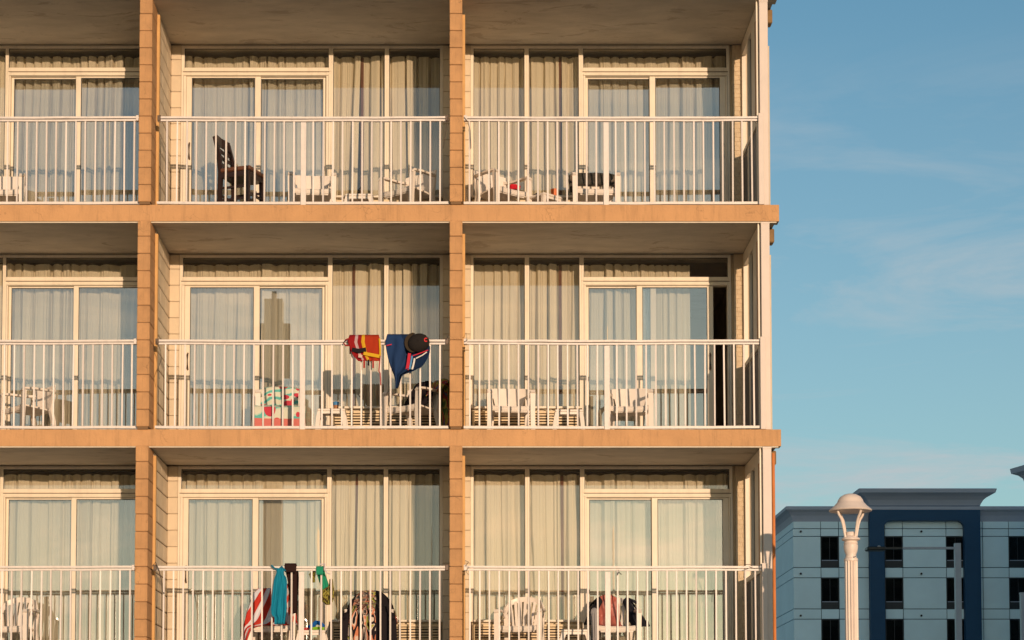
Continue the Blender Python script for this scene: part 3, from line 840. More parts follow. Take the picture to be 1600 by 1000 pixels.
def make_table(label, loc, rz=0.0, w=0.42, h=0.40, group='white plastic side tables'):
    t = thing('side_table', label, 'table', loc, rz, group)
    P('tabletop', MB().box(-w/2, w/2, -w/2, w/2, h - 0.03, h, 0.008), M['plastic'], t, False)
    P('apron', MB().box(-w/2 + 0.02, w/2 - 0.02, -w/2 + 0.012, -w/2 + 0.022, h - 0.06, h - 0.0305), M['plastic'], t, False)
    for sx in (-1, 1):
        for sy in (-1, 1):
            P('leg', MB().sweep([(sx*(w/2+0.012), sy*(w/2+0.012), 0), (sx*(w/2-0.012), sy*(w/2-0.016), h*0.7), (sx*(w/2-0.035), sy*(w/2-0.03), h - 0.032)], [(0.018, 0.014), (0.026, 0.018), (0.03, 0.02)], 4, up=(0, 1, 0)), M['plastic'], t)
    return t

GP, GS = 'white plastic armchairs with a solid back', 'white plastic armchairs with a slatted back'
def spot(px, r, Y):
    zf = FLOORS[r]; py = {1: 320, 2: 671, 3: 1024}[r]
    return (at(px, py - 40, Y).x, Y, zf + 0.001)
cB = make_chair('panel', 'white plastic armchair facing out behind the stanchion, top centre balcony', spot(488, 1, 0.98), R(4), GP)
chairs = [
    (640, 1, 0.95, -42, 'white plastic armchair turned leftwards at the right of the top centre balcony'),
    (782, 1, 0.95, 38, 'white plastic armchair turned rightwards with something red on its seat, top right balcony'),
    (929, 1, 0.98, 2, 'white plastic armchair with a dark towel draped over its back, top right balcony'),
    (4, 1, 1.0, 6, 'white plastic armchair cut by the left edge of the photo, top row'),
    (46, 2, 0.95, -48, 'white plastic armchair turned leftwards on the left balcony, middle row'),
    (438, 2, 1.0, 3, 'white plastic armchair hidden under a watermelon pattern towel, middle row'),
    (646, 2, 0.92, -38, 'white plastic armchair holding black clothes and a beach towel, middle row'),
    (797, 2, 0.98, 2, 'white plastic armchair in front of the louvred grille, middle right balcony'),
    (984, 2, 0.98, -6, 'white plastic armchair in front of the partly open door, middle right balcony'),
]
chair_of = {}
for px, r, Y, a, lab in chairs:
    chair_of[(px, r)] = copy_thing(cB, spot(px, r, Y), R(a), lab)
cS = make_chair('slat', 'white slat back plastic armchair without towels, bottom right balcony', spot(815, 3, 0.9), R(-12), GS)
chairs = [
    (20, 3, 0.95, -10, 'white slat back plastic armchair at the left edge of the photo, bottom row'),
    (424, 3, 0.9, 4, 'white plastic armchair under a red and white striped towel, bottom centre balcony'),
    (578, 3, 0.95, 0, 'white plastic armchair under a black patterned towel, bottom centre balcony'),
    (962, 3, 0.95, 0, 'white plastic armchair piled with pink and black clothes, bottom right balcony'),
]
for px, r, Y, a, lab in chairs:
    chair_of[(px, r)] = copy_thing(cS, spot(px, r, Y), R(a), lab)

tB = make_table('small white plastic table holding a tiny dark object, top centre balcony', spot(562, 1, 0.95), 0, 0.34, 0.37)
tables = [
    (850, 1, 0.95, 42, 'small white plastic table set cornerwise with an orange cup, top right balcony'),
    (519, 2, 0.80, 0, 'small white plastic table with a paper cup, middle centre balcony'),
    (888, 2, 0.85, 0, 'small white plastic table between two chairs, middle right balcony'),
    (488, 3, 0.85, 0, 'small white plastic table with blue and green things on it, bottom centre balcony'),
    (898, 3, 0.75, 0, 'small white plastic table beside the pile of clothes, bottom right balcony'),
]
for px, r, Y, a, lab in tables: copy_thing(tB, spot(px, r, Y), R(a), lab)

# dark wooden counter chair
def wooden_chair():
    loc = spot(377, 1, 0.85)
    t = thing('counter_chair', 'tall dark brown wooden chair with ladder back on the top centre balcony', 'chair', loc, R(70))
    w = M['wood']
    for s in (-1, 1):
        P('leg', MB().sweep([(s*0.185, -0.19, 0), (s*0.185, -0.185, 0.60)], [(0.019, 0.019), (0.023, 0.023)], 4, up=(0, 1, 0)), w, t, False)
        P('back_post', MB().sweep([(s*0.185, 0.23, 0), (s*0.185, 0.20, 0.3), (s*0.185, 0.19, 0.62), (s*0.185, 0.215, 0.85), (s*0.185, 0.275, 1.08)], [(0.018, 0.022), (0.02, 0.026), (0.02, 0.028), (0.02, 0.026), (0.019, 0.022)], 4, up=(0, 1, 0)), w, t, False)
        P('stretcher', MB().sweep([(s*0.185, -0.17, 0.27), (s*0.185, 0.19, 0.27)], 0.013, 4), w, t, False)
        P('stretcher', MB().sweep([(s*0.185, -0.17, 0.42), (s*0.185, 0.19, 0.42)], 0.013, 4), w, t, False)
    P('stretcher', MB().sweep([(-0.17, -0.187, 0.34), (0.17, -0.187, 0.34)], 0.013, 4), w, t, False)
    P('stretcher', MB().sweep([(-0.17, 0.2, 0.34), (0.17, 0.2, 0.34)], 0.013, 4), w, t, False)
    P('apron', MB().box(-0.20, 0.20, -0.205, 0.175, 0.545, 0.612, 0.004), w, t, False)
    P('seat', MB().box(-0.215, 0.215, -0.225, 0.185, 0.613, 0.665, 0.012), M['seatwood'], t, False)
    P('top_rail', MB().sweep([(-0.18, 0.262, 1.05), (0, 0.285, 1.055), (0.18, 0.262, 1.05)], (0.012, 0.055), 4), w, t, False)
    for z, y in ((0.92, 0.232), (0.83, 0.212), (0.74, 0.202)):
        P('back_slat', MB().sweep([(-0.17, y, z), (0, y + 0.018, z), (0.17, y, z)], (0.009, 0.020), 4), w, t, False)
    P('splat', MB().box(-0.035, 0.035, 0.205, 0.222, 0.68, 1.0, 0.003), w, t, False)
wooden_chair()

# ------------------------------------------------------------------ cloth
def cloth_mat(name, build):
    m = bpy.data.materials.new(name); m.use_nodes = True
    n, l = m.node_tree.nodes, m.node_tree.links
    b = n['Principled BSDF']; b.inputs['Roughness'].default_value = 0.95; b.inputs['Specular IOR Level'].default_value = 0.1
    uv = n.new('ShaderNodeUVMap')
    build(n, l, uv.outputs[0], b)
    ns = n.new('ShaderNodeTexNoise'); ns.inputs['Scale'].default_value = 90
    bp = n.new('ShaderNodeBump'); bp.inputs['Strength'].default_value = 0.3; bp.inputs['Distance'].default_value = 0.004
    tc = n.new('ShaderNodeTexCoord'); l.new(tc.outputs['Object'], ns.inputs['Vector'])
    l.new(ns.outputs['Fac'], bp.inputs['Height']); l.new(bp.outputs[0], b.inputs['Normal'])
    return m
def ramp(n, stops, interp='CONSTANT'):
    cr = n.new('ShaderNodeValToRGB'); cr.color_ramp.interpolation = interp
    el = cr.color_ramp.elements
    el[0].position = stops[0][0]; el[0].color = (*stops[0][1], 1)
    el[1].position = stops[1][0]; el[1].color = (*stops[1][1], 1)
    for p, c in stops[2:]:
        e = el.new(p); e.color = (*c, 1)
    return cr
def solid(c):
    def f(n, l, uv, b): b.inputs['Base Color'].default_value = (*c, 1)
    return f
def waves(stops, scale, rot=0.0, dist=0.0, loc=0.0):
    def f(n, l, uv, b):
        mp = n.new('ShaderNodeMapping'); mp.inputs['Rotation'].default_value = (0, 0, rot); mp.inputs['Location'].default_value = (loc, 0, 0)
        w = n.new('ShaderNodeTexWave'); w.wave_profile = 'SAW'; w.inputs['Scale'].default_value = scale; w.inputs['Distortion'].default_value = dist
        w.inputs['Detail'].default_value = 1.0; w.inputs['Detail Scale'].default_value = 1.0
        cr = ramp(n, stops)
        l.new(uv, mp.inputs[0]); l.new(mp.outputs[0], w.inputs['Vector']); l.new(w.outputs['Fac'], cr.inputs[0]); l.new(cr.outputs[0], b.inputs['Base Color'])
    return f
def blotch(stops, scale, dist=1.0, kind='noise'):
    def f(n, l, uv, b):
        if kind == 'noise':
            t = n.new('ShaderNodeTexNoise'); t.inputs['Scale'].default_value = scale; t.inputs['Detail'].default_value = 2; t.inputs['Distortion'].default_value = dist
            out = t.outputs['Fac']
        else:
            t = n.new('ShaderNodeTexVoronoi'); t.inputs['Scale'].default_value = scale; out = t.outputs['Distance']
        cr = ramp(n, stops); l.new(uv, t.inputs['Vector']); l.new(out, cr.inputs[0]); l.new(cr.outputs[0], b.inputs['Base Color'])
    return f
def uvbands(stops, axis='X', inner=None):
    def f(n, l, uv, b):
        s = n.new('ShaderNodeSeparateXYZ'); cr = ramp(n, stops); l.new(uv, s.inputs[0]); l.new(s.outputs[axis], cr.inputs[0]); l.new(cr.outputs[0], b.inputs['Base Color'])
    return f

def sheet(name, grid, m, nu, nv, th=0.006, parent=None):
    """grid: (nv+1) rows of (nu+1) points -> cloth with thickness and uv"""
    me = bpy.data.meshes.new(name)
    vs_ = [tuple(p) for row in grid for p in row]
    fs = []
    for j in range(nv):
        for i in range(nu):
            a = j * (nu + 1) + i
            fs.append((a, a + nu + 1, a + nu + 2, a + 1))
    me.from_pydata(vs_, [], fs); me.update()
    uvl = me.uv_layers.new(name='UVMap')
    for p in me.polygons:
        for li in p.loop_indices:
            vi = me.loops[li].vertex_index
            uvl.data[li].uv = ((vi % (nu + 1)) / nu, 1 - (vi // (nu + 1)) / nv)
    me.polygons.foreach_set('use_smooth', [True] * len(me.polygons))
    me.materials.append(m)
    o = link(name, me, parent)
    md = o.modifiers.new('thickness', 'SOLIDIFY'); md.thickness = th; md.offset = 0
    return o

def hang(name, spans, m, label, cat, Y=0.0, wr=0.012, fold=True, seed=0, nu=22, nv=26, parent=None, group=None, inner=False):
    """cloth hanging over the handrail; spans = [(py, px_left, px_right)] measured in the photograph"""
    ys = [s[0] for s in spans]
    def lr(y):
        for (a, l0, r0), (b, l1, r1) in zip(spans[:-1], spans[1:]):
            if a <= y <= b:
                t = (y - a) / (b - a); return l0 + (l1-l0)*t, r0 + (r1-r0)*t
        return spans[-1][1], spans[-1][2]
    grid = []
    if fold:                            # short flap behind the rail, then over the top
        flap = [(26, 0.105), (14, 0.10), (3, 0.092), (-2.5, 0.075), (-3.5, 0.045), (-2.5, 0.008)]
        if inner: flap = [(10, 0.004), (6, 0.004), (1, 0.006), (-2.5, 0.018), (-3.5, 0.045), (-2.5, 0.085)]
        for q, (dy, yy) in enumerate(flap):
            l_, r_ = lr(ys[0]); row = []
            for i in range(nu + 1):
                s = i / nu
                p = at(l_ + 1 + (r_ - l_ - 2) * s, ys[0] + dy, Y + yy)
                p.y += 0.006 * noise.noise(Vector((s * 6, q * 0.4, seed)))
                row.append(p)
            grid.append(row)
    for j in range(nv + 1):
        y = ys[0] + (ys[-1] - ys[0]) * j / nv
        l_, r_ = lr(y); row = []
        for i in range(nu + 1):
            s = i / nu
            d = -0.018 + wr * (noise.noise(Vector((s * 8 + seed + y * 0.02, y * 0.03, seed * 1.7))) * 2.0 + 0.8 * math.sin(s * 15 + seed + y * 0.05)) * min(1, (j + 1) / 5)
            if inner: d = 0.125 + d * 0.5
            row.append(at(l_ + (r_ - l_) * s, y + 0.8 * noise.noise(Vector((s * 7, j * 0.1, seed))), Y + d))
        grid.append(row)
    o = sheet(name, grid, m, nu, len(grid) - 1, 0.007, parent)
    if parent is None: tag(o, label, cat, group)
    return o

def over_chair(name, chair, m, label, cat, w0, w1, path, seed=0, xoff=0.0, nu=20, wr=0.012, curve=0.06, group=None, drop=0.05):
    """cloth laid over the chair back; path = [(y, z, widthfactor)] in chair space, front to rear"""
    grid = []
    path = [tuple(q) + (1.0, 0.0)[len(q) - 2:] for q in path]
    P_ = []
    for a, b in zip(path[:-1], path[1:]):
        for k in range(4):
            t = k / 4; P_.append(tuple(a[q] + (b[q] - a[q]) * t for q in range(len(a))))
    P_.append(path[-1])
    for j, pt in enumerate(P_):
        y, z = pt[0], pt[1]; wf = pt[2] if len(pt) > 2 else 1.0; sh = pt[3] if len(pt) > 3 else 0.0
        row = []
        for i in range(nu + 1):
            s = -1 + 2 * i / nu
            w = (w0 + (w1 - w0) * j / (len(P_) - 1)) / 2 * wf
            zz = z - (drop * abs(s) ** 3 if z > 0.5 else 0)
            yy = y - curve * s * s + wr * (1.6 * noise.noise(Vector((s * 3 + seed, j * 0.16, seed))) + 0.5 * math.sin(s * 9 + j * 0.2 + seed))
            row.append(Vector((xoff + sh + s * w + 0.01 * noise.noise(Vector((j * 0.3, seed, s))), yy, zz)))
        grid.append(row)
    M4 = Matrix.Translation(chair.location) @ Matrix.Rotation(chair.rotation_euler.z, 4, 'Z')
    grid = [[M4 @ p for p in row] for row in grid]
    o = sheet(name, grid, m, nu, len(P_) - 1, 0.008)
    return tag(o, label, cat, group)

BK = (0.018, 0.014, 0.016)
# top right: dark towel on the chair back
over_chair('towel', chair_of[(929, 1)], cloth_mat('dark_towel', blotch([(0, (0.05, 0.045, 0.035)), (0.5, (0.07, 0.06, 0.05))], 8)),
           'dark olive grey towel folded over the back of a white chair, top row', 'towel', 0.60, 0.60,
           [(0.19, 0.60), (0.225, 0.72), (0.255, 0.765), (0.29, 0.765), (0.31, 0.70), (0.31, 0.55)], 3, curve=0.07)
ov = over_chair
def melon(n, l, uv, b):
    mp = n.new('ShaderNodeMapping'); mp.inputs['Rotation'].default_value = (0, 0, R(97)); l.new(uv, mp.inputs[0])
    w = n.new('ShaderNodeTexWave'); w.inputs['Scale'].default_value = 3.4; w.inputs['Distortion'].default_value = 3.0; w.inputs['Detail Scale'].default_value = 1.2
    l.new(mp.outputs[0], w.inputs['Vector'])
    bc = ramp(n, [(0, (0.12, 0.42, 0.36)), (0.22, (0.42, 0.58, 0.45)), (0.42, (0.62, 0.60, 0.46))]); l.new(w.outputs['Fac'], bc.inputs[0])
    m2 = n.new('ShaderNodeMapping'); m2.inputs['Scale'].default_value = (3.4, 11.0, 1); m2.inputs['Rotation'].default_value = (0, 0, R(-20)); l.new(uv, m2.inputs[0])
    v = n.new('ShaderNodeTexVoronoi'); v.inputs['Scale'].default_value = 1.0; v.inputs['Randomness'].default_value = 0.8; l.new(m2.outputs[0], v.inputs['Vector'])
    mk = ramp(n, [(0, (1, 1, 1)), (0.40, (0, 0, 0))]); l.new(v.outputs['Distance'], mk.inputs[0])
    mx = n.new('ShaderNodeMix'); mx.data_type = 'RGBA'; l.new(mk.outputs[0], mx.inputs[0]); l.new(bc.outputs[0], mx.inputs[6]); mx.inputs[7].default_value = (0.52, 0.05, 0.07, 1)
    sp = n.new('ShaderNodeSeparateXYZ'); l.new(uv, sp.inputs[0])
    st = ramp(n, [(0, (0, 0, 0)), (0.925, (1, 1, 1))]); l.new(sp.outputs['Y'], st.inputs[0])
    m3 = n.new('ShaderNodeMix'); m3.data_type = 'RGBA'; l.new(st.outputs[0], m3.inputs[0]); l.new(mx.outputs[2], m3.inputs[6]); m3.inputs[7].default_value = (0.58, 0.16, 0.13, 1)
    l.new(m3.outputs[2], b.inputs['Base Color'])
ov('towel', chair_of[(438, 2)], cloth_mat('melon_towel', melon),
   'pale green towel with red melon shapes over a white chair, middle centre balcony', 'towel', 0.64, 0.58,
   [(-0.27, 0.06, 1.0), (-0.275, 0.40, 1.0), (-0.18, 0.44, 1.0), (0.10, 0.46, 0.95), (0.19, 0.62, 0.95), (0.225, 0.745, 0.95), (0.265, 0.765, 0.95), (0.29, 0.70, 0.95), (0.30, 0.5, 0.95)], 5, curve=0.03)
ov('shirt', chair_of[(646, 2)], cloth_mat('black_cloth', solid(BK)), 'black clothes heaped over the back of the chair at the column, middle row', 'clothes', 0.46, 0.40,
   [(0.06, 0.45, 0.9), (0.16, 0.55, 1.0), (0.20, 0.70, 0.9), (0.25, 0.80, 0.7), (0.30, 0.76, 0.8), (0.31, 0.62, 0.9)], 8, wr=0.03)
ov('towel', chair_of[(646, 2)], cloth_mat('beach_towel', blotch([(0, (0.10, 0.16, 0.05)), (0.42, (0.42, 0.34, 0.08)), (0.5, (0.35, 0.06, 0.05)), (0.6, (0.12, 0.16, 0.22))], 5)),
   'olive and red patterned beach towel hanging at the side of the chair by the column', 'towel', 0.22, 0.28,
   [(0.10, 0.62, 1.0), (0.19, 0.76, 1.0), (0.27, 0.80, 1.0), (0.34, 0.74, 1.0), (0.36, 0.5, 1.0), (0.36, 0.22, 0.8)], 9, xoff=0.24, wr=0.02, curve=0.02)
# bottom centre: striped towel
red, wht = (0.50, 0.04, 0.025), (0.62, 0.60, 0.62)
ov('towel', chair_of[(424, 3)], cloth_mat('striped_towel', waves([(0, red), (0.5, wht)], 1.15, R(38), 1.4)),
   'red and white striped towel spread over a chair, bottom centre balcony', 'towel', 0.66, 0.60,
   [(-0.10, 0.44, 0.98, -0.02), (0.10, 0.46, 0.98), (0.18, 0.62, 0.94), (0.235, 0.78, 0.80), (0.28, 0.80, 0.75), (0.31, 0.70, 0.8), (0.32, 0.45, 0.9)], 11, wr=0.018)
hang('towel', [(919, 404, 430), (926, 397, 432), (940, 391, 434), (955, 386, 434), (968, 383, 433), (974, 381, 428), (980, 380, 394), (990, 378, 390), (1004, 375, 387), (1022, 373, 385)],
     cloth_mat('striped_towel_b', waves([(0, red), (0.52, wht)], 0.85, R(36), 1.2)),
     'red and white striped towel trailing over the left arm of the chair, bottom centre balcony', 'towel', Y=0.62, seed=12, fold=False, wr=0.02)
# bottom centre: black towel with graffiti like shapes
def graffiti(n, l, uv, b):
    t = n.new('ShaderNodeTexNoise'); t.inputs['Scale'].default_value = 3.0; t.inputs['Detail'].default_value = 1.5; t.inputs['Distortion'].default_value = 2.2
    mp = n.new('ShaderNodeMapping'); mp.inputs['Scale'].default_value = (1.0, 1.9, 1); l.new(uv, mp.inputs[0]); l.new(mp.outputs[0], t.inputs['Vector'])
    pat = ramp(n, [(0, BK), (0.36, (0.62, 0.50, 0.40)), (0.385, BK), (0.44, (0.62, 0.46, 0.36)), (0.465, (0.58, 0.20, 0.10)), (0.505, BK), (0.555, (0.62, 0.50, 0.40)), (0.58, (0.34, 0.32, 0.04)), (0.63, BK), (0.67, (0.60, 0.45, 0.36))])
    l.new(t.outputs['Fac'], pat.inputs[0])
    s = n.new('ShaderNodeSeparateXYZ'); l.new(uv, s.inputs[0])
    mask = ramp(n, [(0, (0, 0, 0)), (0.14, (1, 1, 1)), (0.62, (0, 0, 0))]); l.new(s.outputs['X'], mask.inputs[0])
    mx = n.new('ShaderNodeMix'); mx.data_type = 'RGBA'; l.new(mask.outputs[0], mx.inputs[0]); mx.inputs[6].default_value = (*BK, 1)
    l.new(pat.outputs[0], mx.inputs[7]); l.new(mx.outputs[2], b.inputs['Base Color'])
ov('towel', chair_of[(578, 3)], cloth_mat('graffiti_towel', graffiti), 'black towel with orange, green and white graffiti shapes over a chair', 'towel', 0.70, 0.62,
   [(-0.31, 0.03, 1.0), (-0.315, 0.40, 0.98), (-0.30, 0.60, 0.95), (-0.20, 0.685, 0.92), (0.05, 0.72, 0.90), (0.16, 0.80, 0.84), (0.225, 0.875, 0.72), (0.255, 0.90, 0.66), (0.30, 0.88, 0.66), (0.33, 0.75, 0.8), (0.34, 0.5, 0.9)], 14, curve=0.02, drop=0.10)
ov('towel', chair_of[(578, 3)], cloth_mat('pink_towel', solid((0.55, 0.20, 0.15))), 'narrow salmon pink towel edge at the right of the black towel chair', 'towel', 0.05, 0.07,
   [(-0.30, 0.03, 1.0), (-0.28, 0.40, 1.0), (-0.2, 0.50, 0.8), (-0.1, 0.56, 0.7)], 15, xoff=0.31, curve=0.0)
# bottom right: pink and black clothes
cc = chair_of[(962, 3)]
ov('top', cc, cloth_mat('pink_cloth', blotch([(0, (0.42, 0.12, 0.09)), (0.55, (0.52, 0.20, 0.16))], 4)), 'crumpled dusty pink top lying on the chair, bottom right balcony', 'clothes', 0.27, 0.28,
   [(-0.1, 0.43, 1.2), (0.06, 0.46, 1.1), (0.16, 0.60, 1.0), (0.215, 0.76, 1.0), (0.25, 0.845, 0.9), (0.30, 0.82, 0.9), (0.31, 0.7, 1.0)], 18, xoff=-0.08, wr=0.03, curve=0.0)
ov('jacket', cc, cloth_mat('black_cloth_b', solid((0.02, 0.02, 0.026))), 'black jacket sleeve hanging off the right side of the clothes chair', 'clothes', 0.20, 0.16,
   [(-0.06, 0.43, 1.1, 0.06), (0.05, 0.50, 1.2, 0.05), (0.14, 0.64, 1.0, 0.0), (0.20, 0.76, 0.7, -0.06), (0.25, 0.81, 0.6, -0.08), (0.30, 0.78, 0.7)], 21, xoff=0.24, wr=0.03, curve=0.02)
ov('shirt', cc, cloth_mat('black_cloth_c', solid((0.02, 0.02, 0.022))), 'black shirt hanging off the left side of the clothes chair', 'clothes', 0.11, 0.10,
   [(-0.05, 0.45, 1.2, -0.06), (0.05, 0.58, 1.1, -0.03), (0.14, 0.70, 0.9, 0.02), (0.21, 0.80, 0.8, 0.08), (0.26, 0.82, 0.8, 0.08), (0.3, 0.74, 0.8)], 25, xoff=-0.27, wr=0.02, curve=0.0)
ov('towel', cc, cloth_mat('grey_towel', solid((0.30, 0.28, 0.27))), 'slim grey towel hanging in front of the clothes chair arm', 'towel', 0.09, 0.10,
   [(-0.30, 0.0, 1.0), (-0.31, 0.3, 1.0), (-0.29, 0.55, 1.0), (-0.24, 0.64, 0.9), (-0.15, 0.63, 0.9)], 27, xoff=-0.275, curve=0.0)

# --- things hanging on the railings
S = hang('swim_vest', [(527, 545, 593), (534, 543, 594), (545, 547, 594.5), (556, 552, 595), (564, 560, 594)],
     cloth_mat('red_vest', uvbands([(0, (0.26, 0.012, 0.014)), (0.20, (0.45, 0.30, 0.30)), (0.30, (0.26, 0.012, 0.014)), (0.42, (0.60, 0.32, 0.02)), (0.52, (0.36, 0.035, 0.012))])),
     'red swim vest with yellow straps hung over the middle row handrail', 'swim vest', seed=2)
yel = cloth_mat('yellow_strap', solid((0.60, 0.34, 0.02))); redm = cloth_mat('dark_red_strap', solid((0.32, 0.02, 0.02))); blk = cloth_mat('black_strap', solid(BK)); pink = cloth_mat('pale_badge', solid((0.62, 0.40, 0.32)))
def strap(parent, pts, wd, m, name='strap', Y=-0.045):
    P(name, MB().sweep([at(x, y, Y) for x, y in pts], (0.004, wd), 4, up=(0, 0, 1)) if abs(pts[0][1]-pts[-1][1]) < abs(pts[0][0]-pts[-1][0]) else MB().sweep([at(x, y, Y) for x, y in pts], (wd, 0.004), 4, up=(0, 1, 0)), m, parent)
strap(S, [(568, 552), (578, 554), (594, 557)], 0.020, yel)
strap(S, [(593, 529), (594, 545), (594, 556)], 0.010, yel, 'strap', -0.047)
strap(S, [(550, 546), (560, 548), (572, 546)], 0.024, blk, 'badge', -0.05)
strap(S, [(560, 556), (566, 557)], 0.018, pink, 'badge', -0.052)
for x in (569, 576, 583): strap(S, [(x, 562), (x, 575 - (x == 576) * 4)], 0.010, redm if x != 576 else blk, 'tab')
strap(S, [(594, 556), (592, 580), (594, 583), (595, 602)], 0.006, redm)
P('loop', MB().sweep([at(x, y, -0.03) for x, y in ((547, 528), (540, 531), (537, 536), (540, 540), (548, 540))], 0.009, 5), redm, S)

S = hang('shirt', [(526, 604, 655), (534, 602, 668), (542, 603, 672), (552, 605, 671), (562, 607, 667), (572, 610, 660), (580, 613, 645), (586, 616, 628), (596, 618, 625), (607, 618, 622)],
     cloth_mat('navy_shirt', uvbands([(0, (0.018, 0.042, 0.11)), (0.45, (0.010, 0.024, 0.062))])),
     'navy blue shirt with red, white and blue stripes hung on the middle row handrail', 'shirt', seed=4, wr=0.030)
wh = cloth_mat('white_stripe', solid((0.7, 0.64, 0.58))); rd = cloth_mat('red_stripe', solid((0.5, 0.03, 0.05))); lb = cloth_mat('blue_stripe', solid((0.10, 0.25, 0.42)))
def stripe(pts, wd, m): P('stripe', MB().sweep([at(x, y, -0.058) for x, y in pts], (wd, 0.003), 4, up=(0, 1, 0)), m, S)
stripe([(640, 552), (638, 566), (636, 578)], 0.018, rd)
stripe([(644, 556), (642, 568), (640, 577)], 0.010, lb)
stripe([(648, 560), (646, 570), (644, 577)], 0.010, wh)
stripe([(645, 556), (656, 552), (669, 547)], 0.006, rd)
stripe([(650, 560), (660, 555), (667, 550)], 0.006, wh)
stripe([(604, 540), (612, 538)], 0.006, rd)

# black cap hooked on the handrail
cap = thing('cap', 'black baseball cap with a small red mark on the middle row handrail', 'cap', at(652, 548, -0.05))
capm = cloth_mat('black_cap', solid((0.022, 0.018, 0.016)))
cm = MB(); c0 = at(654, 536, -0.06)
px1 = X(1) - X(0)
rad = 16.5 * px1
for j in range(9):
    t = j / 8 * math.pi / 2
    for i in range(24):
        a = 2 * math.pi * i / 24
        cm.v.append((rad * 1.05 * math.cos(a) * math.cos(t), -rad * 0.75 * math.sin(t), rad * 0.92 * math.sin(a) * math.cos(t)))
for j in range(8):
    for i in range(24):
        a0 = j * 24 + i; a1 = j * 24 + (i + 1) % 24; cm.f.append((a0, a1, a1 + 24, a0 + 24))
o = P('crown', cm, capm, cap); o.location = c0 - cap.location; o.rotation_euler = (R(-6), R(-14), 0)
md = o.modifiers.new('thickness', 'SOLIDIFY'); md.thickness = 0.004
bm2 = MB()
for side in (0, 1):
    for j in range(5):
        for i in range(13):
            a = math.pi * (0.62 + 0.76 * i / 12); rr = rad * (0.93 + 0.40 * j / 4 * math.sin(math.pi * (i + 0.2) / 12.4) ** 0.6)
            bm2.v.append((rr * math.cos(a), -0.012 + side * 0.004 - 0.014 * j / 4, rr * math.sin(a)))
for j in range(4):
    for i in range(12):
        q = j * 13 + i; bm2.f.append((q, q + 1, q + 14, q + 13)); q += 65; bm2.f.append((q, q + 13, q + 14, q + 1))
o = P('brim', bm2, cloth_mat('cap_brim', solid((0.045, 0.032, 0.02))), cap); o.location = c0 - cap.location
lg = MB(); e0 = at(665.5, 531, -0.135) - cap.location
ring_pts = [e0 + Vector((0.017 * math.cos(a) , 0.0, 0.020 * math.sin(a))) for a in [R(40 + 280 * k / 10) for k in range(11)]]
lg.sweep(ring_pts, 0.006, 4, up=(0, 1, 0)); P('emblem', lg, cloth_mat('red_emblem', solid((0.6, 0.04, 0.04))), cap)

# bottom centre rail: teal dress, black cloth, orange cloth
teal = cloth_mat('teal_cloth', solid((0.01, 0.20, 0.30)))
S = hang('dress', [(888, 432.5, 444), (897, 432, 443), (902, 429.5, 447), (908, 428, 448), (930, 425.5, 448), (950, 423.5, 448), (960, 424, 447), (965, 429, 446), (975, 429, 445)],
     teal, 'teal strap dress tied to the bottom row handrail in front of the striped towel', 'dress', Y=-0.02, seed=6, fold=False, wr=0.016)
P('bow', MB().sweep([at(x, y, -0.03) for x, y in ((424, 883), (429, 888), (436, 889), (440, 885), (446, 892), (441, 890), (437, 887))], [(0.018, 0.010)] * 7, 5), teal, S)
P('strap', MB().sweep([at(x, y, -0.03) for x, y in ((434, 889), (434, 902))], 0.008, 5), teal, S)
P('strap', MB().sweep([at(x, y, -0.03) for x, y in ((441, 889), (442, 904))], 0.010, 5), teal, S)
hang('shirt', [(884, 444, 464), (892, 446, 466), (905, 449, 467), (920, 452, 466), (940, 455, 465), (958, 458, 464)], cloth_mat('dark_brown_cloth', solid((0.03, 0.014, 0.012))),
     'dark brown top hung over the bottom row handrail right of the teal dress', 'clothes', Y=0.0, seed=7, inner=True)
hang('swimsuit', [(912, 446, 452), (925, 447, 455), (945, 448, 458), (965, 452, 459), (972, 454, 458)], cloth_mat('coral_cloth', waves([(0, (0.55, 0.10, 0.06)), (0.5, (0.62, 0.50, 0.46))], 1.0, R(80), 0.5)),
     'coral and pale pink swimsuit hanging behind the dark brown top', 'swimsuit', Y=0.20, seed=9, fold=False, nu=8)
camo = cloth_mat('camouflage_cloth', blotch([(0, (0.05, 0.03, 0.015)), (0.45, (0.22, 0.19, 0.03)), (0.55, (0.30, 0.26, 0.06)), (0.62, (0.05, 0.03, 0.015))], 5, 1.0))
S = hang('bikini', [(888, 493, 506), (900, 496, 509), (912, 500, 513), (922, 503, 514)], cloth_mat('green_cloth', solid((0.02, 0.24, 0.13))),
     'green and camouflage bikini dangling from the bottom row handrail', 'bikini', Y=0.0, seed=10, nu=10, fold=True, inner=True)
hang('cup', [(891, 488, 493), (897, 483, 493), (904, 485, 492), (910, 489, 492)], camo, '', '', Y=0.12, seed=11, nu=8, parent=S, fold=False)
hang('cup', [(905, 515, 520), (915, 514, 521), (922, 503, 522), (932, 499, 522), (940, 504, 520), (945, 510, 515)], camo, '', '', Y=0.12, seed=12, nu=10, parent=S, fold=False)
P('tie', MB().sweep([at(x, y, -0.04) for x, y in ((500, 882), (508, 881), (507, 888), (511, 895), (516, 897))], 0.009, 5), cloth_mat('white_tie', solid((0.62, 0.52, 0.5))), S)

